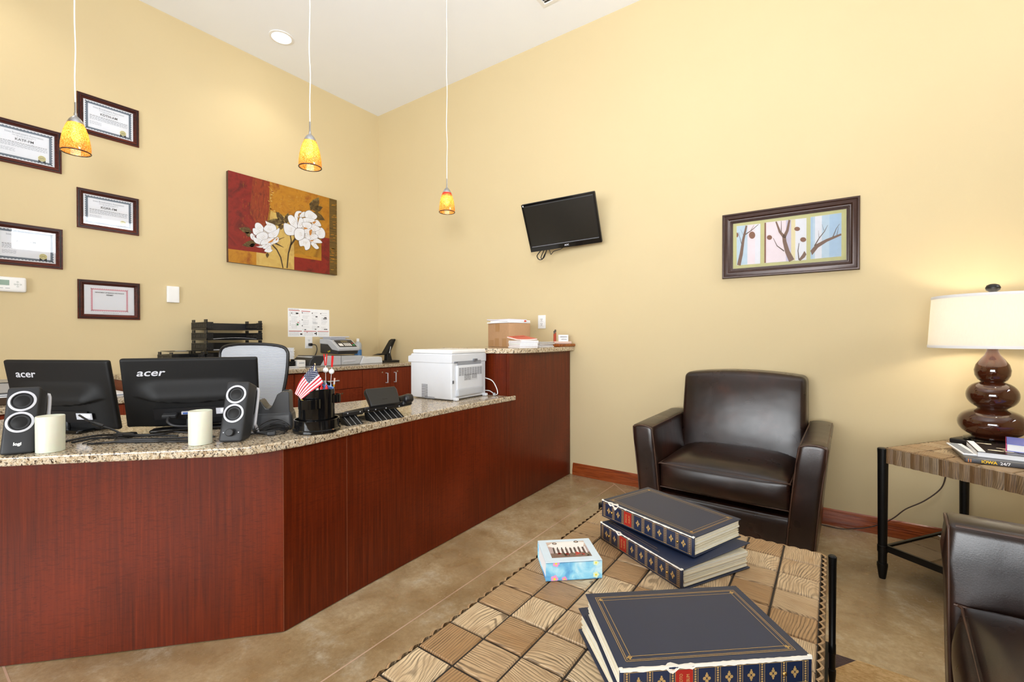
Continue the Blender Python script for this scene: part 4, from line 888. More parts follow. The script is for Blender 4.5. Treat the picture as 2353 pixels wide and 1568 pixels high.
# local -y = back of the phone towards the visitors (high edge), +y = staff side (low edge)
b = MB(); wedge(b, -.10, .13, -.065, .125, .068, .028); b.build('body', BLK, t, bevel=.006, bseg=3, smooth=40)
b = MB(); wedge(b, -.215, -.105, -.065, .125, .058, .024); b.build('side_module', BLK, t, bevel=.005, bseg=3, smooth=40)
b = MB(); b.prism([(-.085, -.050), (.085, -.050), (.092, .03), (.085, .048), (-.085, .048), (-.092, .03)], -.012, .012, X=T(.012, -.048, .106, 0, 58)); b.build('display_housing', BLK, t, bevel=.006, bseg=3, smooth=40)
b = MB(); b.box((.012, -.066, .095), (.03, .004, .005)); b.build('hinge_latch', BLKG, t)
for x0, x1, n in ((-.215, -.135, 3), (-.085, .098, 6)):
    b = MB(); b.prism([(-.115, 0), (-.05, 0), (-.035, .036), (-.045, .038)], x0, x1, X=Matrix(((0, 0, 1, 0), (1, 0, 0, 0), (0, 1, 0, 0), (0, 0, 0, 1)))); f_ = b.build('stand_foot', BLKM, t, bevel=.002)
    b = MB()
    for k in range(n):
        x = x0 + (x1 - x0) * (k + .5) / n; b.add([(x - .001, -.1155, .0008), (x + .001, -.1155, .0008), (x + .001, -.0462, .0385), (x - .001, -.0462, .0385)], [(0, 1, 2, 3)])
    b.build('foot_ridge', GREY, f_)
b = MB(); b.soft((.05, .205, .028), .012, X=T(0, 0, 0)); b.soft((.056, .062, .046), .018, X=T(0, -.085, -.008)); b.soft((.056, .06, .046), .018, X=T(0, .085, -.008))
b.build('handset', BLK, t, X=T(.150, .02, .072, 0, -13), smooth=60)
b = MB(); b.soft((.062, .2, .03), .012, X=T(0, 0, 0)); b.build('handset_rest', BLK, t, X=T(.147, .02, .042, 0, -13), smooth=50)
b = MB()
for x in (-.19, -.125, -.08, -.04, .02, .10): b.lathe([(0, .001), (.003, .001), (.003, 0)], 10, X=T(x, -.0655, .05) @ XZ)
b.build('screw', SILV, t)
# white laser printer (its rear faces the visitors)
t = thing('laser_printer', 'white laser printer with vented rear on the desk end', 'printer', T(2.245, -1.17, ZT, 2.5))
X2 = Matrix(((0, 0, 1, 0), (1, 0, 0, 0), (0, 1, 0, 0), (0, 0, 0, 1)))   # art facing +x
b = MB(); b.soft((.362, .365, .245), .010, X=T(-.0035, 0, .128)); b.build('body', WHT2, t, smooth=40)
b = MB(); b.prism([(-.205, .238), (.18, .238), (.18, .299), (-.172, .299), (-.18, .286), (-.205, .282)], -.187, .187, X=XZ @ T(0, 0, 0)); b.build('scanner_unit', WHT2, t, bevel=.006, smooth=40)
b = MB(); b.soft((.345, .368, .026), .009, X=T(.008, 0, .3125)); b.build('scanner_lid', WHT, t, smooth=40)
b = MB(); b.soft((.022, .272, .2), .009, X=T(.180, -.005, .125)); b.build('rear_panel', WHT2, t, smooth=40)
b = MB(); b.soft((.026, .272, .055), .022, X=T(.184, -.005, .05)); b.build('rear_tray_bulge', GREY, t, smooth=50)
b = MB()
for k in range(7):
    for q in range(9): b.box((.1915, -.115 + q * .0275, .205 - k * .0075), (.001, .022, .0028))
b.build('rear_vent', DGREY, t)
b = MB(); b.rect(-.075, -.022, .065, .022, .1918, 0)
for k in range(5): dashes(b, -.07, -.005, .016 - k * .008, .003, 1, .1921)
for k in range(4): dashes(b, .01, .06, .016 - k * .008, .003, 1, .1921)
b.build('rating_label', [M('label_grey', 'C4C7CC', .5), INK], t, X=X2 @ T(0, .145, 0))
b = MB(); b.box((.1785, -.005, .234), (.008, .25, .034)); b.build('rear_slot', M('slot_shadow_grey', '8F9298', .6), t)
b = MB()
for s_ in (-1, 1): b.soft((.035, .026, .02), .006, X=T(.19, s_ * .155, .0105))
b.build('foot', WHT2, t, smooth=40)
b = MB()
for k in range(15):
    for q in range(4): b.box((-.075 + q * .0135, -.1828, .095 - k * .0058), (.0105, .001, .0028))
b.build('side_vent', INK, t)
b = MB(); b.box((-.01, -.1826, .012), (.085, .001, .012)); b.build('hand_grip', M('grip_grey', '9A9CA2', .6), t)
for p_, d_ in (((.184, .05, .255), (.02, .035, .014)), ((.184, -.15, .245), (.02, .02, .01)), ((.18, -.17, .12), (.004, .012, .02))): b = MB(); b.box(p_, d_); b.build('latch', M('latch_grey', '6B6E75', .5), t)
t = thing('printer_cord', 'white cord with a grey connector lying beside the printer', 'cable', T(2.44, -.955, ZT))
b = MB(); b.tube([(-.045, -.01, .12), (.0, .015, .10), (.035, .02, .05), (.05, .012, .014), (.052, -.01, .008)], .0035, 8, smooth=6); b.tube([(-.05, .0, .03), (-.02, .01, .028), (.015, .0, .018)], .0035, 8, smooth=4); b.build('cord', WHT, t, smooth=60)
b = MB(); b.soft((.05, .02, .018), .007, X=T(.034, -.006, .0105, -50)); b.build('connector', M('connector_grey', 'A9ABAE', .4), t, smooth=50)
# ---------------------------------------------------------------- office chair behind the desk
t = thing('office_chair', 'mesh-backed office chair standing behind the desk', 'office chair', T(1.15, -2.10, 0, 33))
MESHM = NT('pale_chair_mesh'); v_ = MESHM.coord('Object'); wv = MESHM.wave(v_, 38, .6, 2, 1, 'Z'); MESHM.set(col=MESHM.ramp(wv, [(.25, '7C8088'), (.5, 'D5DAE4'), (.8, 'E6EAF2')]), rough=.7); MESHM = MESHM.m
def bw(z):   # half width of the back at height above its foot (0..0.62)
    k = z / .62; return .165 + .085 * math.sin(min(1, k * 1.12) * math.pi / 2)
ol = []
for i in range(33):
    a = math.pi * 2 * i / 32
ol = [(bw(z), z) for z in [.03 + .52 * i / 14 for i in range(15)]]
ol = [(-.12, 0)] + [(.12, 0)] + ol + [(.246, .575), (.225, .605), (.17, .622), (.08, .630), (0, .632)]
full = ol[1:] + [(-x, z) for x, z in ol[::-1][1:-1]]
def cy(x, z): return -.03 * (1 - (x / .25) ** 2) + .10 * (z / .6) ** 2 * .6 + .03 * math.sin(z / .62 * math.pi)
b = MB(); rows = 26
for i in range(rows):
    z0_, z1_ = .006 + .618 * i / rows, .006 + .618 * (i + 1) / rows
    def hw(z):
        for (xa, za), (xb, zb2) in zip(ol[1:], ol[2:]):
            if za <= z <= zb2 + 1e-9: return xa + (xb - xa) * (z - za) / max(1e-6, zb2 - za)
        return .02
    for j in range(12):
        u0, u1 = -1 + j / 6, -1 + (j + 1) / 6; pts = [(hw(z0_) * u0, z0_), (hw(z0_) * u1, z0_), (hw(z1_) * u1, z1_), (hw(z1_) * u0, z1_)]
        b.add([(x, cy(x, z), z) for x, z in pts], [(0, 1, 2, 3)])
b.build('back_mesh', MESHM, t, X=T(0, .2, .495), smooth=80, weld=True)
b = MB(); b.tube([(x, cy(x, z), z) for x, z in full], .011, 10, smooth=3, closed=True); b.build('back_frame', BLK, t, X=T(0, .2, .495), smooth=60)
b = MB(); b.soft((.5, .48, .05), .022, X=T(0, -.03, .46)); b.build('seat', M('dark_seat_mesh', '33363A', .8), t, smooth=50)
for s_ in (-1, 1):
    b = MB(); b.tube([(s_ * .27, .12, .42), (s_ * .30, .1, .6), (s_ * .29, .05, .655)], .016, 8, smooth=4); b.soft((.08, .24, .03), .014, X=T(s_ * .29, -.03, .67)); b.build('armrest', BLK, t, smooth=50)
b = MB(); b.tube([(0, .2, .5), (0, .15, .38), (0, 0, .4)], .03, 10, smooth=4); b.lathe([(0, .08), (.028, .08), (.028, .4), (.08, .41), (.08, .435), (0, .435)], 20); b.build('column', BLK, t, smooth=50)
for k in range(5):
    a = 2 * math.pi * k / 5; b = MB(); b.tube([(0, 0, .1), (.16 * math.cos(a), .16 * math.sin(a), .095), (.3 * math.cos(a), .3 * math.sin(a), .07)], [.03, .022, .016], 8); lg = b.build('base_leg', BLK, t, smooth=50)
    b = MB(); b.lathe([(0, -.012), (.028, -.012), (.03, 0), (.028, .012), (0, .012)], 18, X=T(.3 * math.cos(a), .3 * math.sin(a), .0305, math.degrees(a), 0) @ Matrix.Rotation(R(90), 4, 'X')); b.build('caster', BLKM, lg, smooth=50)
# ---------------------------------------------------------------- on the far counter
ZC = .897
t = thing('postage_meter', 'grey and charcoal postage meter on the far counter', 'postage meter', T(.28, -.70, ZC, 0))
# local: +x towards the room, y along the wall
YZX = Matrix(((0, 0, 1, 0), (1, 0, 0, 0), (0, 1, 0, 0), (0, 0, 0, 1)))   # profile (y,z) extruded along x
b = MB(); b.prism([(-.425, 0), (.13, 0), (.17, .09), (-.385, .10), (-.41, .06)], -.13, .15, X=YZX); b.build('feeder_base', GREY, t, bevel=.012, bseg=3, smooth=40)
b = MB(); b.prism([(-.43, .01), (-.31, .008), (-.25, .1), (-.375, .105), (-.415, .065)], -.132, .156, X=YZX); b.build('input_hood', DGREY, t, bevel=.008, bseg=3, smooth=40)
b = MB(); b.prism([(-.07, .03), (.07, .035), (.075, .052), (-.06, .047)], .150, .157, X=YZX); b.build('drawer_grip', SILV, t, bevel=.002)
b = MB(); b.box((0, -.09, .05), (.002, .003, .09), X=T(.1515, 0, 0)); b.build('panel_seam', DGREY, t)
b = MB(); b.prism([(.13, 0), (.42, 0), (.41, .064), (.375, .072), (.21, .070), (.172, .088)], -.12, .15, X=YZX); b.build('output_tray', M('tray_light_grey', 'D6D9DE', .35), t, bevel=.01, bseg=3, smooth=40)
HY0, HY1 = -.125, .115   # extent of the head along the wall
XZP = XZ @ T(0, 0, 0)     # profile (x,z) extruded along y
b = MB(); b.prism([(-.16, .118), (.135, .108), (.152, .150), (.06, .165), (-.02, .215), (-.16, .222)], -HY1, -HY0, X=XZP); b.build('meter_head', DGREY, t, bevel=.012, bseg=3, smooth=40)
b = MB(); b.prism([(-.165, .212), (-.02, .205), (.055, .152), (.16, .142), (.165, .170), (.04, .250), (-.02, .262), (-.16, .262)], -HY1 - .004, -HY0 + .004, X=XZP); b.build('head_cover', GREY, t, bevel=.009, bseg=3, smooth=40)
b = MB(); b.prism([(-.098, -.058), (.098, -.058), (.098, .062), (-.098, .062)], 0, .003)
kp = b.build('control_panel', DGREY, t, X=T(.099, -.004, .2135, 90, 32.5) @ T(0, 0, 0))
b = MB(); b.rect(-.035, .022, .04, .05, .0036); b.build('display', M('olive_display', '6B6144', .3), kp)
b = MB()
for i in range(4):
    for j in range(3): b.rect(-.03 + i * .021, -.046 + j * .017, -.013 + i * .021, -.033 + j * .017, .0038)
b.rect(-.088, -.046, -.045, .0, .0038)
for i in range(4): b.rect(-.03 + i * .02, .010, -.022 + i * .02, .014, .0038)
b.build('keypad', WHT, kp)
b = MB(); b.flat([(.076 + .012 * math.cos(i * math.pi / 8), -.03 + .014 * math.sin(i * math.pi / 8)) for i in range(16)], .0039, 0); b.flat([(.076 + .008 * math.cos(i * math.pi / 8), .0 + .009 * math.sin(i * math.pi / 8)) for i in range(16)], .0039, 1); b.build('green_button', [M('button_green', '1E9A5A', .4), RED], kp)
b = MB(); b.soft((.20, .22, .012), .005, X=T(-.07, -.02, .282)); b.box((-.07, -.02, .269), (.15, .16, .016)); b.build('weighing_platform', SILV, t, smooth=40)
b = MB(); b.flat([(-.02, .128), (.0, .128), (-.01, .146)], 0, X=XZ @ T(0, 0, .1262)); b.rect(.006, .134, .02, .146, 0, X=XZ @ T(0, 0, .1262)); b.build('warning_sticker', M('sticker_yellow', 'E6D21E', .5), t)
t = thing('spray_bottle', 'clear bottle of blue liquid behind the postage meter', 'bottle', T(.07, -.335, ZC))
b = MB(); b.lathe([(0, 0), (.037, 0), (.04, .004), (.04, .19), (.034, .215), (.016, .232), (.014, .236)], 28); b.build('bottle', M('frosted_plastic', 'D5DCE4', .25, trans=.35), t, smooth=50)
b = MB(); b.lathe([(.0403, .006), (.0403, .14), (.0395, .141)], 28); b.build('blue_liquid', M('blue_liquid', '3F78B8', .2), t, smooth=50)
b = MB(); b.lathe([(.0165, .232), (.0165, .262), (.015, .265), (0, .265)], 20); b.build('cap', WHT, t, smooth=40)
t = thing('hole_punch', 'heavy black desk hole punch with raised lever in the corner', 'hole punch', T(.33, -.135, ZC, 4))
b = MB(); b.soft((.13, .24, .02), .008, X=T(0, 0, .0105)); b.build('base', BLK, t, smooth=40)
b = MB(); b.prism([(-.20, .082), (-.12, .10), (-.06, .1), (.05, .245), (.085, .262), (.092, .248), (.02, .13), (-.04, .085)], -.035, .035, X=YZX); b.build('lever', BLKM, t, bevel=.006, bseg=2, smooth=40)
b = MB(); b.prism([(-.03, .02), (.045, .02), (.02, .10), (.015, .175), (-.005, .17), (-.025, .09)], -.025, .025, X=YZX); b.tube([(.036, .0, .06), (.036, .01, .14)], .005, 8); b.build('bracket', BLK, t, bevel=.003, smooth=40)
b = MB(); b.tube([(.036, -.01, .10), (.036, .012, .175)], .0045, 8); b.build('pivot_rod', CHROME, t, smooth=50)
# paper in a black tray and white binder by the meter
def ream(name, label, cat, X, w, d, n, th, mats, jit=.004, group=None, rot=3):
    t = thing(name, label, cat, X, group); b = MB()
    for k in range(n): b.box((0, 0, 0), (w, d, th * .9), k % len(mats), T(random.uniform(-jit, jit), random.uniform(-jit, jit), th * (k + .5), random.uniform(-rot, rot)))
    b.build('sheets', mats, t); return t
def letter_tray(label, X, w=.26, d=.335, h=.062, group='stacked black letter trays'):
    t = thing('letter_tray', label, 'letter tray', X, group)
    b = MB(); b.box((0, 0, .003), (d, w, .004)); b.build('tray_floor', BLK, t)
    for s_, nm in ((-1, 'side_wall'), (1, 'side_wall')):
        b = MB(); y = s_ * (w / 2 - .002)
        b.box((0, y, .012), (d, .004, .018)); b.box((0, y, h - .006), (d, .004, .012))
        for k in range(14): b.box((-d / 2 + .012 + k * (d - .024) / 13, y, h / 2 + .004), (.012, .004, h - .02))
        b.build(nm, BLK, t)
    b = MB(); b.box((-d / 2 + .002, 0, h / 2 + .002), (.004, w, h - .004)); b.build('rear_wall', BLK, t)
    b = MB()
    for s_ in (-1, 1):
        b.box((d / 2 - .002, s_ * (w / 2 - .024), h / 2 + .005), (.004, .048, .008)); b.box((d / 2 - .002, s_ * (w / 2 - .024), h - .004), (.004, .048, .008)); b.box((d / 2 - .002, s_ * (w / 2 - .024), .008), (.004, .048, .012))
        for k in range(6): b.box((d / 2 - .002, s_ * (w / 2 - .004 - k * .008), h / 2), (.004, .003, h - .006))
        b.box((d / 2 - .03, s_ * (w / 2 - .006), h + .010), (.05, .008, .022)); b.box((-d / 2 + .03, s_ * (w / 2 - .006), h + .010), (.05, .008, .022))
    b.build('front_grille', BLK, t); return t
TY = -1.72
lt = ['bottommost black letter tray of the stack, hidden by the office chair', 'second lowest black letter tray in the stack behind the chair', 'middle black letter tray of the stack, holding one white sheet', 'second highest black letter tray of the stack with curled papers', 'topmost black letter tray of the stack on the far counter']
for k in range(5): letter_tray(lt[k], T(.2, TY, ZC + .0845 * k), .43, .30, .062)
b = MB(); b.box((0, 0, 0), (.26, .36, .002)); tag(b.build('paper_sheet', PAPER, X=T(.21, TY + .01, ZC + .0845 * 2 + .007)), 'white sheet lying in the middle letter tray', 'paper')
b = MB()
for i in range(10): b.add([(-.13, -.19 + i * .036, .001 + .012 * (i / 10) * (1 - i / 10) * 2), (.13, -.19 + i * .036, .001 + .012 * (i / 10) * (1 - i / 10) * 4), (.13, -.19 + (i + 1) * .036, .001 + .012 * ((i + 1) / 10) * (1 - (i + 1) / 10) * 4), (-.13, -.19 + (i + 1) * .036, .001 + .012 * ((i + 1) / 10) * (1 - (i + 1) / 10) * 2)], [(0, 1, 2, 3)])
o = b.build('paper_sheet', PAPER, X=T(.212, TY + .01, ZC + .0845 * 3 + .0065)); sm = o.modifiers.new('thickness', 'SOLIDIFY'); sm.thickness = .0012; sm.offset = 1
tag(o, 'curled white papers in the second highest letter tray', 'paper')
letter_tray('wide low black letter tray under a clipboard, beside the tray stack', T(.21, -2.06, ZC), .22, .30, .062, 'low black trays'); 
letter_tray('upper wide black tray beside the tray stack, with white label', T(.21, -2.06, ZC + .0845), .22, .30, .058, 'low black trays')
b = MB(); b.soft((.20, .22, .003), .001, X=T(0, 0, .0015)); b.box((.04, -.02, .0036), (.03, .07, .001), 1); tag(b.build('black_folder', [BLKM, PAPER], X=T(.22, -2.06, ZC + .1685)), 'black folder with a white label lying on the wide tray', 'folder')
t = letter_tray('small black tray holding a thick paper pile by the chair edge', T(.23, -1.355, ZC), .25, .30, .055, None)
ream('paper_pile', 'thick pile of white papers beside the mesh chair back', 'paper', T(.24, -1.335, ZC + .0785), .26, .20, 16, .0065, [PAPER, WHT2])
b = MB(); b.soft((.12, .08, .066), .006, X=T(0, 0, .0335)); b.box((.061, 0, .04), (.001, .05, .01), 1); tag(b.build('white_box_file', [WHT, GREY], X=T(.34, -1.18, ZC)), 'white flat box between the paper pile and the postage meter', 'box')
ream('paper_pile', 'pile of white sheets under the black tray by the chair', 'paper', T(.43, -1.35, ZC), .06, .22, 3, .005, [PAPER, GREYP])
# lower ledge behind the monitors: books and papers at the photo edge
ZL = .78
t = thing('book', 'large grey hardback book on papers at the photo edge', 'book', T(.33, -3.03, ZL + .066)); b = MB(); b.box((0, 0, .033), (.28, .22, .056), 1); b.box((0, 0, .0025), (.3, .23, .005), 0); b.box((0, 0, .0635), (.3, .23, .005), 0); b.box((.148, 0, .033), (.004, .23, .064), 0); b.build('cover', [M('book_grey', 'A9A6A2', .6), PAPER], t)
ream('paper_pile', 'white papers under the large grey book at the photo edge', 'paper', T(.33, -3.03, ZL + .044), .30, .24, 4, .0055, [PAPER, GREYP])
b = MB(); b.soft((.3, .24, .044), .006, X=T(0, 0, .022)); tag(b.build('brown_box_file', M('dark_brown_card', '3E2A16', .6), X=T(.33, -3.03, ZL)), 'dark brown flat box under the papers at the photo edge', 'box')
ream('magazine', 'magazine lying on the ledge between the two monitors', 'magazine', T(.36, -2.56, ZL), .28, .21, 3, .006, [PAPER, GREYP])
# ---------------------------------------------------------------- on the raised granite end
ZR = 1.095
t = thing('cardboard_box', 'brown cardboard box with tape strips on the raised granite', 'box', T(2.235, -.455, ZR, -18.5))
CARD = M('corrugated_card', 'B08A66', .75, vary=.08, vscale=60, bump=.1, bscale=150); TAPE = M('packing_tape', 'A67E55', .35, vary=.05)
b = MB(); b.soft((.30, .21, .19), .004, X=T(0, 0, .0955), k=2, n=3); b.build('carton', CARD, t, smooth=40)
b = MB(); b.box((-.01, -.1055, .157), (.06, .0008, .066)); b.box((-.095, -.1055, .03), (.06, .0008, .05)); b.box((-.02, -.1055, .036), (.06, .0008, .07)); b.box((.085, -.1055, .035), (.06, .0008, .068)); b.build('tape_strip', TAPE, t)
BX = T(2.235, -.455, ZR + .1915, -18.5)
t = thing('envelope', 'thin white envelope bundle lowest on the cardboard box', 'envelope', BX @ T(0, -.005, 0, 2)); b = MB(); b.soft((.305, .215, .010), .004, X=T(0, 0, .005)); b.build('paper', PAPER, t, smooth=40)
t = thing('envelope', 'white envelope with an orange band on the cardboard box', 'envelope', BX @ T(.02, -.003, .0102, -4)); b = MB(); b.soft((.27, .215, .011), .004, X=T(0, 0, .0055)); b.build('paper', PAPER, t, smooth=40); b = MB(); b.soft((.274, .022, .013), .004, X=T(0, .06, .0055)); b.build('orange_band', M('orange_band', 'C9502E', .5), t, smooth=40)
t = thing('envelope', 'lavender white envelope topmost on the cardboard box', 'envelope', BX @ T(-.03, 0, .0226, 5)); b = MB(); b.soft((.28, .2, .009), .004, X=T(0, 0, .0045), fn=lambda x, y, z: (x, y, z + (.004 * max(0, -x - .03) / .1))); b.build('paper', M('lavender_paper', 'DAD6E4', .6), t, smooth=40)
MAGC = [('E9DCE0', 'F1EDEE'), ('DAD3DF', 'EEE9EE'), ('CFDAD4', 'ECEDEB'), ('C7C0D2', 'EAE6EA'), ('E8E4E4', 'F3F1F1'), ('D95844', 'E9D6D2')]
def magazine(k, label, X, c1, c2, w=.145, d=.20, th=.0095, group=None, title=None):
    t = thing('magazine', label, 'magazine', X, group); up = c1 == 'D95844'
    def lift(x, y, z): return (x, y, z + (max(0, .14 * (x * .47 + y * .88) + .012) if up else 0))
    b = MB(); b.soft((w, d, th), .0035, X=T(0, 0, th / 2), n=4, fn=lift); b.build('pages', M('mag_' + c2, c2, .5, vary=.12, vscale=90), t, smooth=50)
    b = MB(); b.soft((w - .008, d - .006, .0012), .0005, X=T(0, 0, th + .0006), k=1, n=5, fn=lift); b.build('front_cover', M('magc_' + c1, c1, .35, vary=.1), t)
    if title:
        b = MB(); dashes(b, -.05, .05, .045, .016, 0, 0, .3, .012); b.v = [lift(x, y, th + .0016) for x, y, z in b.v]; b.build('title_print', M('maroon_ink', '7A2A26', .5), t)
ord_ = ['lowest', 'second lowest', 'third from the bottom', 'fourth from the bottom', 'fifth from the bottom', 'top red-covered']
for k, (c1, c2) in enumerate(MAGC):
    magazine(k, ord_[k] + (' magazine' if k == 5 else ' magazine') + ' in the pile in front of the cardboard box', T(2.522 + random.uniform(-.006, .006), -.675 + random.uniform(-.006, .006), ZR + .0108 * k, 62 + random.uniform(-4, 4)), c1, c2, group='magazine pile in front of the box', title=(k == 5))
GM = [('C9C5CC', 'E4E2E4'), ('B9B4BC', 'D9D6DA'), ('9A948F', 'CFCBC8'), ('A7A2A0', 'D2CFCD')]
for k, (c1, c2) in enumerate(GM):
    magazine(k, ['lowest', 'second lowest', 'second highest', 'topmost'][k] + ' grey magazine in the pile next to the wooden board', T(2.46 + random.uniform(-.008, .008), -.40 + random.uniform(-.006, .006), ZR + .0108 * k, 88 + random.uniform(-4, 4)), c1, c2, .2, .22, group='grey magazine pile by the wooden board')
t = thing('wooden_board', 'flat varnished wooden board at the wall end of the granite', 'board', T(2.515, -.152, ZR, 2)); b = MB(); b.soft((.2, .29, .024), .007, X=T(0, 0, .012)); b.build('plank', m_mahogany('varnished_board', '7A3D14', '97531D', 'A9642A', 'X', .25), t, smooth=40)
t = thing('card_holder', 'business card holder with two red figures on the wooden board', 'card holder', T(2.540, -.137, ZR + .0242, 62)); PINKB = M('pink_marble', 'D9BFB4', .3, vary=.1)
b = MB(); b.soft((.17, .075, .02), .004, X=T(0, 0, .0102)); b.build('base', PINKB, t, smooth=40)
for k, x in enumerate((-.062, -.046)):
    b = MB(); b.box((x, .01 * k, .05 + .005 * k), (.011, .013, .066 + .01 * k)); p_ = b.build('red_post', M('red_wood', 'B4472E', .4), t, bevel=.001)
    b = MB(); b.lathe([(0, -.012), (.008, -.009), (.006, 0), (.009, .006), (.005, .012), (0, .013)], 12, X=T(x, .01 * k, .095 + .011 * k)); b.build('figure_head', M('pewter', '5E5852', .5, .4), p_, smooth=50)
t = thing('business_card', 'white business cards propped in the card holder', 'card', T(2.548, -.152, ZR + .0446, 62)); b = MB(); b.box((.022, -.006, .027), (.092, .012, .054), 0); b.build('card_stack', PAPER, t)
b = MB(); dashes(b, -.034, .034, .010, .005, 0, .0007, .35, .005); dashes(b, -.024, .03, -.010, .004, 0, .0007, .25, .007); dashes(b, -.01, .01, .0, .001, 0, .0007)
b.build('card_print', INK, t, X=T(.022, -.0122, .027) @ XZ)
# ================================================================ leather armchairs
PIPE = M('worn_leather_piping', '4A3226', .4, vary=.3)
def armchair(label, X, inner=.655, nc=1, name='leather_armchair', cat='armchair'):
    t = thing(name, label, cat, X); ex = (inner - .655) / 2
    # local: front = -y, origin on the floor under the seat centre, front face at y=-.40
    def armfn(sg):
        def fn(x, y, z):
            k = (z + .31) / .62                       # 0 bottom .. 1 top
            x += sg * (.058 * k ** 1.3 - .030)
            wdt = .72 + .28 * k
            x = sg * .0 + (x - sg * 0) * 1.0
            y2 = y - .012 * k
            if z > .2: z -= .012 * ((x - sg * .03) / .07) ** 2
            z += .022 * (y + .37) / .74 * max(0, k - .5)
            if y < -.33: y2 -= .006 * math.sin(z * 40) * (1 if z > .2 else 0)
            return (x, y2, z)
        return fn
    for sg in (-1, 1):
        b = MB(); fn = armfn(sg); b.soft((.128, .74, .62), .022, X=T(sg * (.398 + ex), -.03, .342), k=3, n=8, fn=fn); a = b.build('arm', mLEA, t, smooth=60)
        Xa = T(sg * (.398 + ex), -.03, .342); p = MB()
        def P(x, y, z): return tuple(Xa @ Vector(fn(x, y, z)))
        yf = -.366; e = .058
        p.tube([P(-e, yf, -.30), P(-e, yf, 0), P(-e, yf, .27), P(-e + .012, yf, .300), P(0, yf, .306), P(e - .012, yf, .300), P(e, yf, .27), P(e, yf, 0), P(e, yf, -.30)], .0038, 8, smooth=4)
        for q in (-1, 1): p.tube([P(q * .054, -.35, .304), P(q * .054, -.1, .304), P(q * .054, .2, .304), P(q * .054, .36, .304)], .0042, 8, smooth=3)
        p.build('piping', PIPE, a, smooth=60)
    # base rail and back shell
    b = MB(); b.soft((.72 + 2 * ex, .70, .20), .025, X=T(0, -.03, .165), n=6); b.build('seat_base', mLEA, t, smooth=60)
    def bk(x, y, z):
        k = (z + .41) / .82
        x *= .97 + .035 * (1 - k); xq = x / (1 + ex / .37)
        y += .13 * (k - .5) + (-.028 * (1 - (xq / .4) ** 2) * math.sin(max(0, min(1, (k - .3) / .7)) * math.pi) if y < 0 else 0)
        z += .028 * (1 - (xq / .37) ** 2) * (1 if k > .8 else 0)
        return (x, y, z)
    b = MB(); b.soft((.735 + 2 * ex, .20, .82), .034, X=T(0, .245, .517), k=4, n=12, fn=bk); b.build('backrest', mLEA, t, smooth=60)
    # seat cushion: boxed, crowned, piped
    W, D_, H = inner / nc, .62, .145
    def cu(x, y, z):
        u, v = x / (W / 2), y / (D_ / 2); c_ = max(0, 1 - u ** 4) * max(0, 1 - v ** 4)
        if z > 0: z += .055 * c_ ** .7
        y -= (.010 * (1 - u * u) + (.012 if nc == 1 else .024) * (1 - (z / (H / 2)) ** 2) * (1 - u ** 6)) * (1 if v < -.8 and abs(z) < H / 2 else 0)
        return (x, y, z)
    for ci in range(nc):
        Xc = T((ci - (nc - 1) / 2) * W, -.068, .365); b = MB(); b.soft((W, D_, H), .016, X=Xc, k=3, n=14, fn=cu); c_ = b.build('seat_cushion', mLEA, t, smooth=60)
        p = MB()
        for zz in (H / 2 - .004, -H / 2 + .004):
            q = [cu(x, y, H / 2) for x, y in [(-W / 2 + .01, -D_ / 2), (-W / 4, -D_ / 2), (0, -D_ / 2), (W / 4, -D_ / 2), (W / 2 - .01, -D_ / 2), (W / 2, -D_ / 2 + .01), (W / 2, 0), (W / 2, D_ / 2 - .02)]]
            q = [cu(-W / 2, D_ / 2 - .02, H / 2), cu(-W / 2, 0, H / 2), cu(-W / 2, -D_ / 2 + .01, H / 2)] + q
            p.tube([tuple(Xc @ Vector((x, y, zz))) for x, y, z in q], .0036, 8, smooth=3)
        p.build('piping', PIPE, c_, smooth=60)
    for sx in (-1, 1):
        for y in (-.33, .28):
            b = MB(); b.lathe([(0, 0), (.018, 0), (.026, .065), (0, .065)], 4, X=T(sx * (.33 + ex), y, 0, 45)); b.build('foot', M('dark_wood_foot', '1E120D', .4), t)
    return t
ac = armchair('brown leather armchair under the triptych, facing the coffee table', T(3.905, -.415, 0, -1.5))
armchair('brown leather sofa cut off by the photo edge in front of the side table', T(5.005, -2.421, 0, -94.9), 1.31, 2, 'leather_sofa', 'sofa')
# ================================================================ tables with wood-block tops and iron legs
def block_top(mb, nx, ny, px, py, z, seed, gap=.0035, h=.006, m=0):
    rg = random.Random(seed)
    for i in range(nx):
        for j in range(ny):
            x0, x1, y0, y1 = px[i] + gap / 2, px[i + 1] - gap / 2, py[j] + gap / 2, py[j + 1] - gap / 2; c_ = .0035; zz = z + rg.uniform(-.0008, .0004)
            v = [(x0, y0, z - h), (x1, y0, z - h), (x1, y1, z - h), (x0, y1, z - h), (x0 + c_, y0 + c_, zz), (x1 - c_, y0 + c_, zz), (x1 - c_, y1 - c_, zz), (x0 + c_, y1 - c_, zz)]
            ou, ov = rg.uniform(0, 40), rg.uniform(0, 40); rot = rg.random() < .5; sl = rg.uniform(-.25, .25)
            uv = [((b if rot else a) + ou, (a if rot else b) + ov + sl * (b if rot else a)) for a, b, _ in v]
            mb.add(v, [(4, 5, 6, 7), (0, 1, 5, 4), (1, 2, 6, 5), (2, 3, 7, 6), (3, 0, 4, 7)], m, uv=uv, tone=rg.uniform(0, 1))
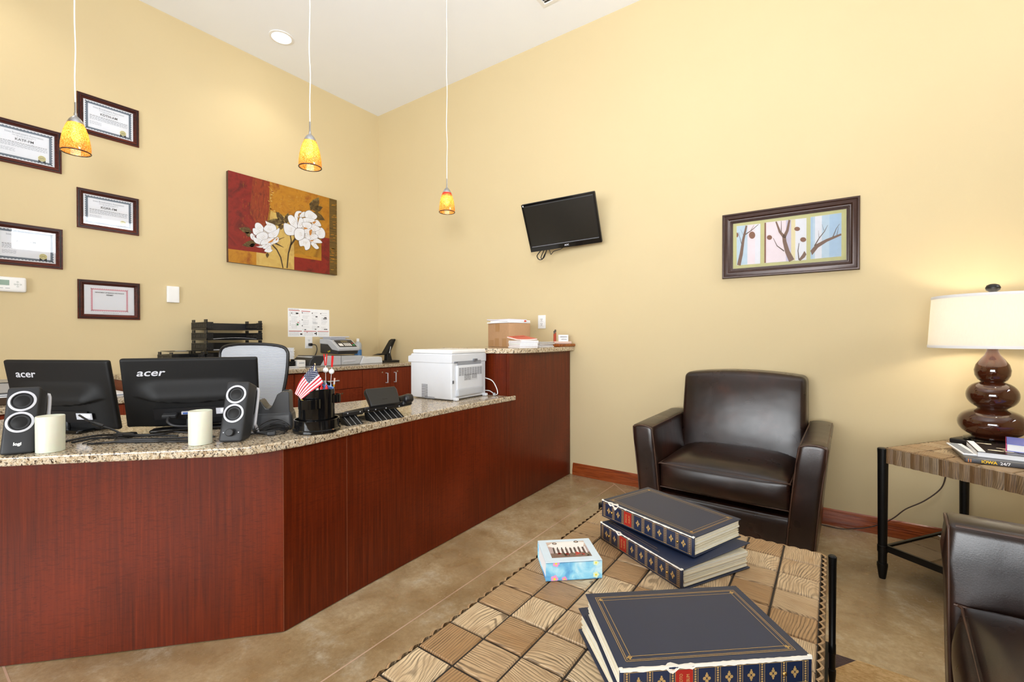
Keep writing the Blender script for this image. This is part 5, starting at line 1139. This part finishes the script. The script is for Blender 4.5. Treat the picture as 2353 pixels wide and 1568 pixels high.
def scallop(W, D_, step, amp):
    """rectangle outline with hand-hewn scalloped edges, centred"""
    pts = []
    def side(p, q):
        p, q = Vector(p), Vector(q); d = q - p; n = max(2, round(d.length / step)); nn = Vector((d.y, -d.x)).normalized()
        for k in range(n):
            for f_, a in ((0, 0), (.28, .72), (.5, 1), (.72, .72)): pts.append(tuple(p + d * ((k + f_) / n) + nn * amp * a))
    a, b = W / 2, D_ / 2
    side((-a, -b), (a, -b)); side((a, -b), (a, b)); side((a, b), (-a, b)); side((-a, b), (-a, -b)); return pts
def iron_leg(parent, x, y, zt, r=.0205, z0=0.):
    b = MB(); b.lathe([(0, z0), (r * .6, z0), (r * .72, z0 + .012), (r, .062), (r, .074), (r * .82, .076), (r * .84, .128), (r * .96, .129), (r * .96, .160), (r * .86, .162), (r, zt - .03), (r + .001, zt - .004), (r - .003, zt), (0, zt)], 22, X=T(x, y, 0))
    return b.build('leg', IRON, parent, smooth=35)
# coffee table
CX0, CX1, CY0, CY1, CZ = 3.600, 4.373, -3.05, -1.622, .45
t = thing('coffee_table', 'coffee table with a wood-block top and photo albums on it', 'coffee table', T((CX0 + CX1) / 2, (CY0 + CY1) / 2, 0)); W, D_ = CX1 - CX0, CY1 - CY0
px = [-W / 2 + .004 + (W - .008) * i / 7 for i in range(8)]; py = [-D_ / 2 + .004 + (D_ - .008) * i / 13 for i in range(14)]
b = MB(); block_top(b, 7, 13, px, py, CZ, 11); b.build('block_top', mOAK, t)
b = MB(); b.rect(-W / 2 + .004, -D_ / 2 + .004, W / 2 - .004, D_ / 2 - .004, CZ - .0045); b.build('dark_joint_bed', M('dark_joint', '2A2018', .8), t)
ol_ = scallop(W, D_, .034, .009); n_ = len(ol_)
def edge_ring(mb, ol, z0, z1, m=0):
    n = len(ol); per = 0
    inner = [(x * .985, y * .985) for x, y in ol]
    for i in range(n):
        a, c_ = ol[i], ol[(i + 1) % n]; L_ = math.hypot(c_[0] - a[0], c_[1] - a[1])
        mb.add([(a[0], a[1], z0), (c_[0], c_[1], z0), (c_[0], c_[1], z1), (a[0], a[1], z1)], [(0, 1, 2, 3)], m, uv=[(z0, per), (z0, per + L_), (z1, per + L_), (z1, per)], tone=.15 + .5 * ((i // 4) % 3) / 2)
        ia, ic = inner[i], inner[(i + 1) % n]
        mb.add([(a[0], a[1], z1), (c_[0], c_[1], z1), (ic[0], ic[1], z1 + .0015), (ia[0], ia[1], z1 + .0015)], [(0, 1, 2, 3)], m, uv=[(per, 0), (per + L_, 0), (per + L_, .01), (per, .01)], tone=.2)
        per += L_
    mb.add([(x, y, z0) for x, y in ol], [list(range(n))[::-1]], m, uv=[(x, y) for x, y in ol], tone=.2)
b = MB(); edge_ring(b, ol_, CZ - .055, CZ - .004); b.build('hewn_edge', mOAK, t)
for sx in (-1, 1):
    for sy in (-1, 1): iron_leg(t, sx * (W / 2 + .0235), sy * (D_ / 2 - .006), CZ + .002, .0112, .0124)
b = MB()
for sx in (-1, 1): b.box((sx * (W / 2 + .005), 0, .142), (.017, D_, .03))
for sy in (-1, 1): b.box((0, sy * (D_ / 2 - .012), .142), (W, .012, .032))
b.build('shelf_frame', IRON, t)
b = MB(); block_top(b, 4, 7, [-W / 2 + .01 + (W - .02) * i / 4 for i in range(5)], [-D_ / 2 + .02 + (D_ - .04) * i / 7 for i in range(8)], .150, 5); b.rect(-W / 2, -D_ / 2 + .01, W / 2, D_ / 2 - .01, .143); b.build('lower_shelf', mOAK, t)
# side table, square, standing at an angle
SZ = .64; SA = -34.7; SS = .67; Xs = T(4.601, -.632, 0, SA) @ T(SS / 2, SS / 2, 0)
t = thing('side_table', 'side table with hewn wood-block top and black iron legs under the lamp', 'side table', Xs)
pp = [-SS / 2 + .004 + (SS - .008) * i / 6 for i in range(7)]
b = MB(); block_top(b, 6, 6, pp, pp, SZ, 23); b.build('block_top', mOAKM, t)
b = MB(); b.rect(-SS / 2 + .004, -SS / 2 + .004, SS / 2 - .004, SS / 2 - .004, SZ - .0045); b.build('dark_joint_bed', M('dark_joint', '2A2018', .8), t)
b = MB(); edge_ring(b, scallop(SS, SS, .036, .007), SZ - .075, SZ - .004); b.build('hewn_edge', mOAKD, t)
for sx in (-1, 1):
    for sy in (-1, 1): iron_leg(t, sx * (SS / 2 - .002) + (-.012 if sx < 0 else .012), sy * (SS / 2 - .004), SZ - .006, .0215)
b = MB()
for s_ in (-1, 1): b.box((s_ * (SS / 2 - .006), 0, .152), (.012, SS, .030)); b.box((0, s_ * (SS / 2 - .006), .152), (SS, .012, .030))
b.build('shelf_frame', IRON, t)
b = MB(); q = [-SS / 2 + .012 + (SS - .024) * i / 4 for i in range(5)]; block_top(b, 4, 4, q, q, .160, 9); b.rect(-SS / 2, -SS / 2, SS / 2, SS / 2, .154); b.build('lower_shelf', mOAKD, t)
b = MB(); b.box((0, 0, 0), (.22, .28, .002)); tag(b.build('paper_sheet', PAPER, X=T(4.985, -.42, .1615, 20)), 'white paper on the lower shelf of the side table', 'paper')
# table lamp
LX, LY = 5.027, -.31; Lz = SZ + .0265
t = thing('table_lamp', 'brown ceramic table lamp of stacked balls with a white drum shade', 'lamp', T(LX, LY, Lz))
LAMPG = NT('brown_ceramic_glaze'); LAMPG.set(col=LAMPG.mix(LAMPG.noise(LAMPG.coord(), 6, 3), srgb('36170B'), srgb('4A2312')), rough=.08, spec=.6, coat=.5); LAMPG = LAMPG.m
b = MB(); b.lathe([(0, 0), (.098, 0), (.102, .004), (.1, .011), (.082, .015), (.072, .018), (0, .018)], 48); b.build('base_plate', BLKG, t, smooth=35)
def ball(z0, z1, r_, rn0, rn1):
    pts = []; h_ = (z1 - z0) / 2; zc = (z0 + z1) / 2
    for i in range(17):
        a = -math.pi / 2 + math.pi * i / 16; rr = r_ * max(0, math.cos(a)) ** .72
        pts.append((max(rr, rn0 if i < 8 else rn1), zc + h_ * math.sin(a)))
    return pts
b = MB(); b.lathe([(0, .016)] + ball(.016, .158, .123, .072, .052), 48); b.build('body_ball', LAMPG, t, smooth=60)
b = MB(); b.lathe(ball(.156, .290, .093, .052, .040), 48); b.build('body_ball', LAMPG, t, smooth=60)
b = MB(); b.lathe([(.040, .288), (.052, .298), (.062, .320), (.0645, .345), (.058, .372), (.042, .398), (.028, .418), (.021, .436), (.020, .452), (0, .452)], 44); b.build('body_ball', LAMPG, t, smooth=60)
b = MB(); b.tube([(0, 0, .45), (0, 0, .735)], .007, 10); b.lathe([(0, .47), (.018, .472), (.018, .51), (0, .512)], 16); b.build('stem', BRASS, t, smooth=50)
sh0, sh1 = .452, .708
b = MB(); b.lathe([(.234, sh0), (.220, sh1), (.2185, sh1), (.2325, sh0), (.234, sh0)], 64); sh = b.build('lamp_shade', mSHADE, t, smooth=40)
b = MB()
for z, r_ in ((sh0 + .006, .2345), (sh1 - .006, .2212)): b.lathe([(r_, z - .007), (r_ + .0008, z), (r_, z + .007)], 64)
b.build('shade_trim', PAPER, sh, smooth=60)
b = MB()
for k in range(3): a = R(120 * k + 20); b.tube([(0, 0, sh1 - .012), (.2190 * math.cos(a), .2190 * math.sin(a), sh1 - .004)], .002, 6)
b.build('spider', BRASS, t)
b = MB(); b.lathe([(0, .712), (.008, .714), (.01, .722), (.024, .733), (.027, .745), (.022, .757), (.01, .763), (0, .764)], 28); b.build('finial', BLK, t, smooth=60)
b = MB(); b.lathe([(0, .63), (.02, .62), (.03, .59), (.027, .56), (.014, .53), (.013, .512)], 22); b.build('bulb', m_emit('lamp_bulb', 'FFF1DA', 25), t, smooth=60)
l = bpy.data.lights.new('lamp_glow', 'POINT'); l.energy = 14; l.color = (1, .88, .70); l.shadow_soft_size = .04
o = bpy.data.objects.new('lamp_light', l); COL.objects.link(o); o.parent = t; o.location = (0, 0, .575)
b = MB(); b.tube([(4.90, -.24, SZ - .08), (4.915, -.14, .55), (4.92, -.06, .52), (4.915, -.03, .48), (4.91, -.02, .42), (4.89, -.018, .33), (4.82, -.022, .245), (4.74, -.022, .18), (4.68, -.024, .11), (4.60, -.026, .05), (4.52, -.032, .018), (4.44, -.06, .006), (4.36, -.05, .004), (4.25, -.05, .004), (4.1, -.04, .004)], .0032, 8, smooth=6)
tag(b.build('lamp_cord', M('brown_cord', '3A2418', .5), smooth=60), 'thin brown lamp cord drooping along the baseboard from the side table', 'cable')
# books on the side table
t = thing('book', 'flat black book under the table lamp', 'book', T(5.04, -.295, SZ, -33)); b = MB(); b.soft((.25, .23, .0255), .008, X=T(0, 0, .0129)); b.build('cover', BLK, t, smooth=40)
b = MB()
for k in range(3): b.box((0, -.1155, .007 + .006 * k), (.24, .001, .0012))
b.build('spine_ridge', DGREY, t)
t = thing('magazine', 'grey-spined magazine lettered in yellow, bottom of the table pile', 'magazine', T(5.01, -.63, SZ + .0002, -1)); b = MB(); b.soft((.31, .30, .02), .006, X=T(0, 0, .0102)); b.build('cover', M('dark_grey_cover', '4A4B50', .3, vary=.2), t, smooth=40)
XS = Matrix(((1, 0, 0, 0), (0, 0, -1, -.1506), (0, 1, 0, 0), (0, 0, 0, 1)))
b = MB(); b.text('IOWA', .0165, XS @ T(-.082, .0102, 0), bold=.0006); b.build('title', M('title_yellow', 'F2C21A', .5), t)
b = MB(); b.text('24/7', .0165, XS @ T(-.036, .0102, 0), bold=.0003); b.build('title', PAPER, t)
b = MB(); b.rect(-.145, .003, -.142, .017, 0, X=XS); b.rect(-.138, .003, -.135, .017, 0, X=XS); b.build('spine_mark', M('mark_orange', 'D9803A', .5), t)
t = thing('brochure', 'folded white brochure sticking out under the table books', 'brochure', T(4.875, -.60, SZ + .0205, 4)); b = MB(); b.soft((.055, .24, .006), .002, X=T(0, 0, .003)); b.build('pages', PAPER, t, smooth=40); b = MB(); b.box((-.006, 0, .0065), (.03, .22, .001)); b.build('front_cover', GREYP, t)
t = thing('book', 'white-paged book with a black and white photo cover in the table pile', 'book', T(5.045, -.61, SZ + .0205, -2)); b = MB(); b.box((0, 0, .011), (.28, .25, .02)); b.build('pages', PAPER, t)
b = MB(); b.box((0, 0, .0217), (.285, .255, .002), 0)
for k in range(16): x, y = random.uniform(-.13, .1), random.uniform(-.12, .11); b.flat([(x + random.uniform(.01, .035) * math.cos(a), y + random.uniform(.006, .016) * math.sin(a)) for a in [i * math.pi / 4 for i in range(8)]], .0229 + .0001 * k, 1)
b.build('front_cover', [M('photo_black', '2A2624', .25), PAPER2], t)
b = MB(); b.box((-.128, 0, .0236), (.022, .25, .0016)); b.build('cover_strip', PAPER, t)
t = thing('book', 'thick white-paged book with a blue cover, top of the table pile', 'book', T(5.137, -.592, SZ + .0448, -12)); b = MB(); b.box((0, 0, .016), (.236, .19, .028)); b.build('pages', PAPER, t)
b = MB(); b.box((0, 0, .0015), (.242, .196, .003)); b.box((0, 0, .0315), (.242, .196, .003)); b.box((-.1205, 0, .0165), (.003, .196, .033), 1); b.build('cover', [M('blue_cover', '6A74C4', .35, vary=.15), M('pink_spine', 'D03A78', .4)], t)
b = MB(); b.flat([(-.02 + .05 * (1 if i % 2 else .7) * math.cos(i * math.pi / 12), .0 + .035 * (1 if i % 2 else .7) * math.sin(i * math.pi / 12)) for i in range(24)], .0333); b.build('cover_picture', M('orange_blossom', 'E69A22', .5, vary=.3, vscale=90), t)
# ================================================================ photo albums and the small box
def album(label, X, L_, Wd, H, seed, open_=0.):
    rg = random.Random(seed); t = thing('photo_album', label, 'photo album', X, 'navy photo albums'); c_ = .0032; ys = -Wd / 2
    b = MB()
    b.soft((L_, Wd, c_), .0015, X=T(0, 0, c_ / 2), k=2, n=2)
    b.soft((L_, Wd, c_), .0015, X=T(0, 0, H - c_ / 2), k=2, n=12, fn=lambda x, y, z: (x, y, z + open_ * max(0, (x + L_ * .1) / (L_ * .6)) ** 2 * max(0, (y + Wd / 2) / Wd)))
    b.soft((L_, .006, H), .0025, X=T(0, ys + .002, H / 2), k=2, n=2); b.build('cover', NAVY, t, smooth=40)
    b = MB(); n = 15
    for k in range(n):
        z = c_ + .001 + (H - 2 * c_ - .003) * (k + .5) / n; j = rg.uniform(-.004, .003); fan = .5 + .5 * k / n
        b.soft((L_ - .014 + j * .8, Wd - .016 + j, (H - 2 * c_) / n * .82), .0008, m=k % 2, X=T(rg.uniform(-.002, .003), .002 + rg.uniform(-.003, .003), z), k=1, n=6, fn=lambda x, y, z_, k=k, a=rg.uniform(-1, 1): (x, y, z_ + .0012 * a * math.sin(x * 18 + k)))
    b.build('pages', [PAPER2, M('album_page_white', 'E9E4D6', .7, vary=.08, vscale=70)], t, smooth=40)
    g = MB(); z = H + .0004
    def line(x0, y0, x1, y1, w=.0011): g.rect(min(x0, x1) - w / 2, min(y0, y1) - w / 2, max(x0, x1) + w / 2, max(y0, y1) + w / 2, z)
    if not open_:
        for ins in (.019, .0225, .032):
            a, d = L_ / 2 - ins, Wd / 2 - ins
            for (p, q) in (((-a, -d), (a, -d)), ((a, -d), (a, d)), ((a, d), (-a, d)), ((-a, d), (-a, -d))): line(*p, *q)
        for sx in (-1, 1):
            for sy in (-1, 1):
                for dx, dy in ((0, 0), (.003, 0), (0, .003), (-.003, .0), (0, -.003)): g.flat([(sx * (L_ / 2 - .029) + dx + .0022 * math.cos(i), sy * (Wd / 2 - .029) + dy + .0022 * math.sin(i)) for i in range(6)], z + .0001)
    else:
        for ins in (.0205, .032):
            d = Wd / 2 - ins; line(-L_ / 2 + ins, -d, L_ / 2 - ins, -d); line(-L_ / 2 + ins, -d, -L_ / 2 + ins, d)
    S = Matrix(((1, 0, 0, 0), (0, 0, -1, ys - .0012), (0, 1, 0, 0), (0, 0, 0, 1)))   # spine art
    e = .006; x0 = -L_ / 2 + .008; x1 = L_ / 2 - .008; n = 8; pit = (x1 - x0 - .011) / n
    for zz in (e, H - e): g.rect(x0, zz - .0005, x1, zz + .0005, 0, X=S)
    for k in range(n + 1):
        xa = x0 + pit * k
        for xx in (xa, xa + .010): g.rect(xx - .0005, e, xx + .0005, H - e, 0, X=S)
        for q in range(9): zz = e + (H - 2 * e) * (q + .5) / 9; g.rect(xa + .003, zz - .0016, xa + .007, zz + .0016, 0, X=S)
        if k < n and k != 2:
            xm = xa + .0105 + (pit - .0105) / 2; zm = H / 2
            for dx, dz, r_ in ((0, .005, .0034), (0, -.005, .0034), (.0045, 0, .0034), (-.0045, 0, .0034), (0, .0095, .0018), (0, -.0095, .0018)):
                g.flat([(xm + dx + r_ * math.cos(i * math.pi / 4), zm + dz + r_ * math.sin(i * math.pi / 4)) for i in range(8)], .0001, X=S)
    g.build('gold_tooling', GOLD, t)
    xl = x0 + pit * 2 + .0105; lw = pit - .0105
    b = MB(); b.rect(xl, e + .001, xl + lw, H - e - .001, .0002, 0, S)
    b.text('PHOTO', lw * .27, S @ T(xl + lw * .32, H / 2, .0004, 90), 1, sx=min(1, (H - 2 * e) / (lw * 1.55))); b.text('ALBUM', lw * .27, S @ T(xl + lw * .72, H / 2, .0004, 90), 1, sx=min(1, (H - 2 * e) / (lw * 1.6)))
    b.build('spine_label', [M('red_label', 'A3231C', .4), GOLD], t)
    for xx in (x0 + pit * 1 - .002, x0 + pit * (n - 1) + .006):
        b = MB(); b.lathe([(.0045, 0), (.0042, .002), (.002, .0035), (0, .0037)], 14, X=S @ T(xx, H * .46, 0)); b.build('stud', BRASS, t, smooth=50)
    # torn paper along the upper spine hinge
    b = MB(); N = 60; wd_ = [max(.0006, abs(rg.gauss(0, .0011)) + (.0028 if seed == 3 else .0005)) for k in range(N + 1)]
    for q in range(3 if seed == 2 else 1):
        k0 = rg.randrange(5, 20); wd_[k0] += .007; wd_[k0 + 1] += .009; wd_[k0 + 2] += .005
    for k in range(N):
        xa, xb = -L_ / 2 + L_ * k / N, -L_ / 2 + L_ * (k + 1) / N; wa, wb = wd_[k], wd_[k + 1]
        b.add([(xa, ys - .0018, H - .0008 - wa), (xb, ys - .0018, H - .0008 - wb), (xb, ys - .0004, H + .0008), (xa, ys - .0004, H + .0008), (xb, ys + wb * .8, H + .0006), (xa, ys + wa * .8, H + .0006)], [(0, 1, 2, 3), (3, 2, 4, 5)])
    for sx in (-1, 1): b.soft((.008, .006, .004), .0018, X=T(sx * (L_ / 2 - .003), ys + .002, H + .0002), k=1, n=1)
    b.build('torn_edge', M('torn_board_white', 'E6E1D6', .8, vary=.06), t)
    return t
album('navy photo album lying under another, next to the blue box', T(3.953, -1.913, CZ + .0005, -28.3), .375, .29, .060, 1, .02)
album('navy photo album on top of another, nearest the armchair', T(3.932, -1.870, CZ + .069, -21.0), .378, .252, .060, 2)
album('navy photo album under the nearest one, set askew', T(4.104, -2.404, CZ + .0005, 45.5), .375, .24, .055, 4)
album('large nearest navy photo album with a white torn spine edge', T(4.140, -2.4446, CZ + .0565, 40.76), .378, .248, .053, 3)
b = MB(); b.add([(-.07, -.05, .0), (.06, -.05, .001), (.08, .04, .003), (-.05, .06, .006)], [(0, 1, 2, 3)]); o = b.build('loose_page', PAPER, X=T(3.80, -1.60, CZ + .004, -20)); sm = o.modifiers.new('thickness', 'SOLIDIFY'); sm.thickness = .0008; sm.offset = 1
tag(o, 'loose white page sticking out behind the album stack', 'paper')
t = thing('keepsake_box', 'small light blue cloud-patterned box with a car picture on its lid', 'box', T(3.723, -2.199, CZ + .0005, 41.7)); CL = m_cloud(); mPB = M('pale_blue_lid', 'D3E4F2', .3, vary=.05)
b = MB(); b.box((0, .0, .024), (.165, .138, .044)); b.build('tray', PAPER, t, bevel=.001)
b = MB(); b.box((0, -.0715, .0275), (.171, .003, .055)); b.box((0, 0, .0015), (.171, .146, .003)); b.box((0, .0715, .0275), (.171, .003, .055)); b.build('side_panel', CL, t, bevel=.0006)
b = MB(); b.box((0, 0, .0535), (.171, .146, .005)); b.build('lid', mPB, t, bevel=.0008)
b = MB(); z = .0562; b.rect(-.062, -.048, .062, .055, z, 0)
rg = random.Random(5)
b.rect(-.062, .02, .062, .055, z + .0001, 1); b.flat([(-.03, .005), (.05, .012), (.062, .045), (.03, .055), (-.04, .052), (-.062, .03)], z + .0002, 2); b.rect(-.062, -.048, .062, -.02, z + .0001, 7)
for k in range(16): x = -.05 + .1 * k / 15; b.flat([(x, -.028 + rg.uniform(0, .012)), (x + .004, -.03 + rg.uniform(0, .01)), (x + .006, .012 + rg.uniform(0, .01)), (x + .002, .014)], z + .0003, (3, 2, 3, 2)[k % 4])
for k in range(8): x, y = rg.uniform(-.035, .04), rg.uniform(-.034, -.02); b.flat([(x + .006 * math.cos(i), y + .004 * math.sin(i)) for i in range(6)], z + .0004, 4)
for cx, cy in ((-.036, .044), (.036, .05)): b.flat([(cx + .0075 * math.cos(i * math.pi / 8), cy + .0075 * math.sin(i * math.pi / 8)) for i in range(16)], z + .0005, 3); b.flat([(cx + .0045 * math.cos(i * math.pi / 8), cy + .0045 * math.sin(i * math.pi / 8)) for i in range(16)], z + .0006, 1)
for k in range(14): x, y = rg.uniform(-.06, .055), rg.uniform(-.046, -.03); b.rect(x, y, x + rg.uniform(.003, .012), y + rg.uniform(.003, .008), z + .0004, rg.choice((3, 6, 7)))
b.build('lid_picture', [M('pic_mauve', 'B4A0A0', .35, vary=.2, vscale=120), M('pic_tan', 'CDB9AC', .35, vary=.2, vscale=90), M('pic_white', 'F2F0EE', .35), M('pic_black', '2E2222', .35), M('pic_red', 'C9332B', .35), GREYP, M('pic_olive', '6E6A4E', .35, vary=.3, vscale=200), M('pic_brown', '7A6055', .35, vary=.3, vscale=200)], t)
b = MB()
for x, zz, r_, m in ((-.06, .006, .011, 0), (-.03, .004, .008, 0), (.066, .012, .009, 1), (-.055, .052, .010, 0), (.066, .048, .008, 1)):
    for k in range(5): a = 2 * math.pi * k / 5; b.flat([(x + r_ * .6 * math.cos(a) + r_ * .5 * math.cos(i * math.pi / 4), max(.001, min(.054, zz + r_ * .6 * math.sin(a) + r_ * .5 * math.sin(i * math.pi / 4)))) for i in range(8)], .0002 + .00005 * k, m, XZ @ T(0, 0, .0732))
    b.flat([(x + r_ * .35 * math.cos(i * math.pi / 4), max(.001, min(.054, zz + r_ * .35 * math.sin(i * math.pi / 4)))) for i in range(8)], .0006, 2, XZ @ T(0, 0, .0732))
b.build('printed_flower', [M('flower_pink', 'E59AC4', .4), M('flower_pale', 'DCEBC8', .4), M('flower_yellow', 'F0DC3C', .4)], t)
# rug
t = thing('area_rug', 'brown and tan patterned rug under the coffee table', 'rug', T(3.95, -2.55, 0))
b = MB(); b.soft((1.44, 2.26, .012), .005, X=T(-.03, 0, .006), n=10); b.build('pile', m_rug('brown_rug_pile', '3E2A26', '5A413C', 60), t, smooth=40)
b = MB(); b.prism([(.52, 1.128), (.688, 1.128), (.688, .4), (.55, .3), (.38, .55), (.36, .8), (.42, .98)], .0118, .0142); b.build('tan_patch', m_rug('tan_rug_pile', 'B88A4A', 'E2C08A', 45), t)
# ================================================================ light, world, camera
def area(name, loc, rot, sx, sy, e, col):
    l = bpy.data.lights.new(name, 'AREA'); l.shape = 'RECTANGLE'; l.size = sx; l.size_y = sy; l.energy = e; l.color = col
    o = bpy.data.objects.new(name, l); COL.objects.link(o); o.location = loc; o.rotation_euler = [R(a) for a in rot]; return o
area('daylight_window_front', (3.75, RY - .2, 1.42), (102, 0, 0), 3.6, 1.8, LIGHTS[0], (.93, .97, 1))
area('daylight_window_far', (RX + .2, -1.17, 3.18), (90, 0, 90), 1.8, .9, LIGHTS[1], (.93, .97, 1))
l = bpy.data.lights.new('bounce_flash', 'SPOT'); l.energy = LIGHTS[5]; l.spot_size = R(125); l.spot_blend = 1; l.shadow_soft_size = .3; l.color = (.95, .975, 1)
o = bpy.data.objects.new('bounce_flash', l); COL.objects.link(o); o.location = (4.6, -3.9, 1.6); o.rotation_euler = Vector((-2.2, 2.2, 2.3)).to_track_quat('-Z', 'Y').to_euler()
def spot(x, y, e):
    l = bpy.data.lights.new('ceiling_can', 'SPOT'); l.energy = e; l.spot_size = R(125); l.spot_blend = .7; l.shadow_soft_size = .07; l.color = (1, .93, .82)
    o = bpy.data.objects.new('ceiling_can', l); COL.objects.link(o); o.location = (x, y, HC - .03)
for x, y, e in ((.47, -1.39, LIGHTS[2]), (.47, -3.2, LIGHTS[2]), (5.4, -.9, LIGHTS[2]), (3.0, -4.4, LIGHTS[2]), (6.2, -4.4, LIGHTS[2])): spot(x, y, e)
l = bpy.data.lights.new('camera_flash', 'POINT'); l.energy = LIGHTS[3]; l.shadow_soft_size = .045
o = bpy.data.objects.new('camera_flash', l); COL.objects.link(o); o.location = (4.36, -3.78, 1.22)
wd = bpy.data.worlds.new('daylight'); bpy.context.scene.world = wd; wd.use_nodes = True
bg = wd.node_tree.nodes['Background']; sk = wd.node_tree.nodes.new('ShaderNodeTexSky'); sk.sky_type = 'HOSEK_WILKIE'; sk.turbidity = 3
wd.node_tree.links.new(sk.outputs[0], bg.inputs[0]); bg.inputs[1].default_value = LIGHTS[4]
cam = bpy.data.cameras.new('camera'); cam.sensor_width = 36; cam.lens = 1036.967 / 2353 * 36; cam.clip_start = .05
co = bpy.data.objects.new('camera', cam); COL.objects.link(co)
co.matrix_world = Matrix.Translation((4.3943, -3.448, 1.17)) @ Matrix.Rotation(R(35.4039), 4, 'Z') @ Matrix.Rotation(R(90 - .421), 4, 'X') @ Matrix.Rotation(R(-.037), 4, 'Z')
sc = bpy.context.scene; sc.camera = co
sc.view_settings.view_transform = 'Standard'; sc.view_settings.look = 'None'; sc.view_settings.gamma = 1; sc.view_settings.use_curve_mapping = False
sc.view_settings.exposure = EXPO
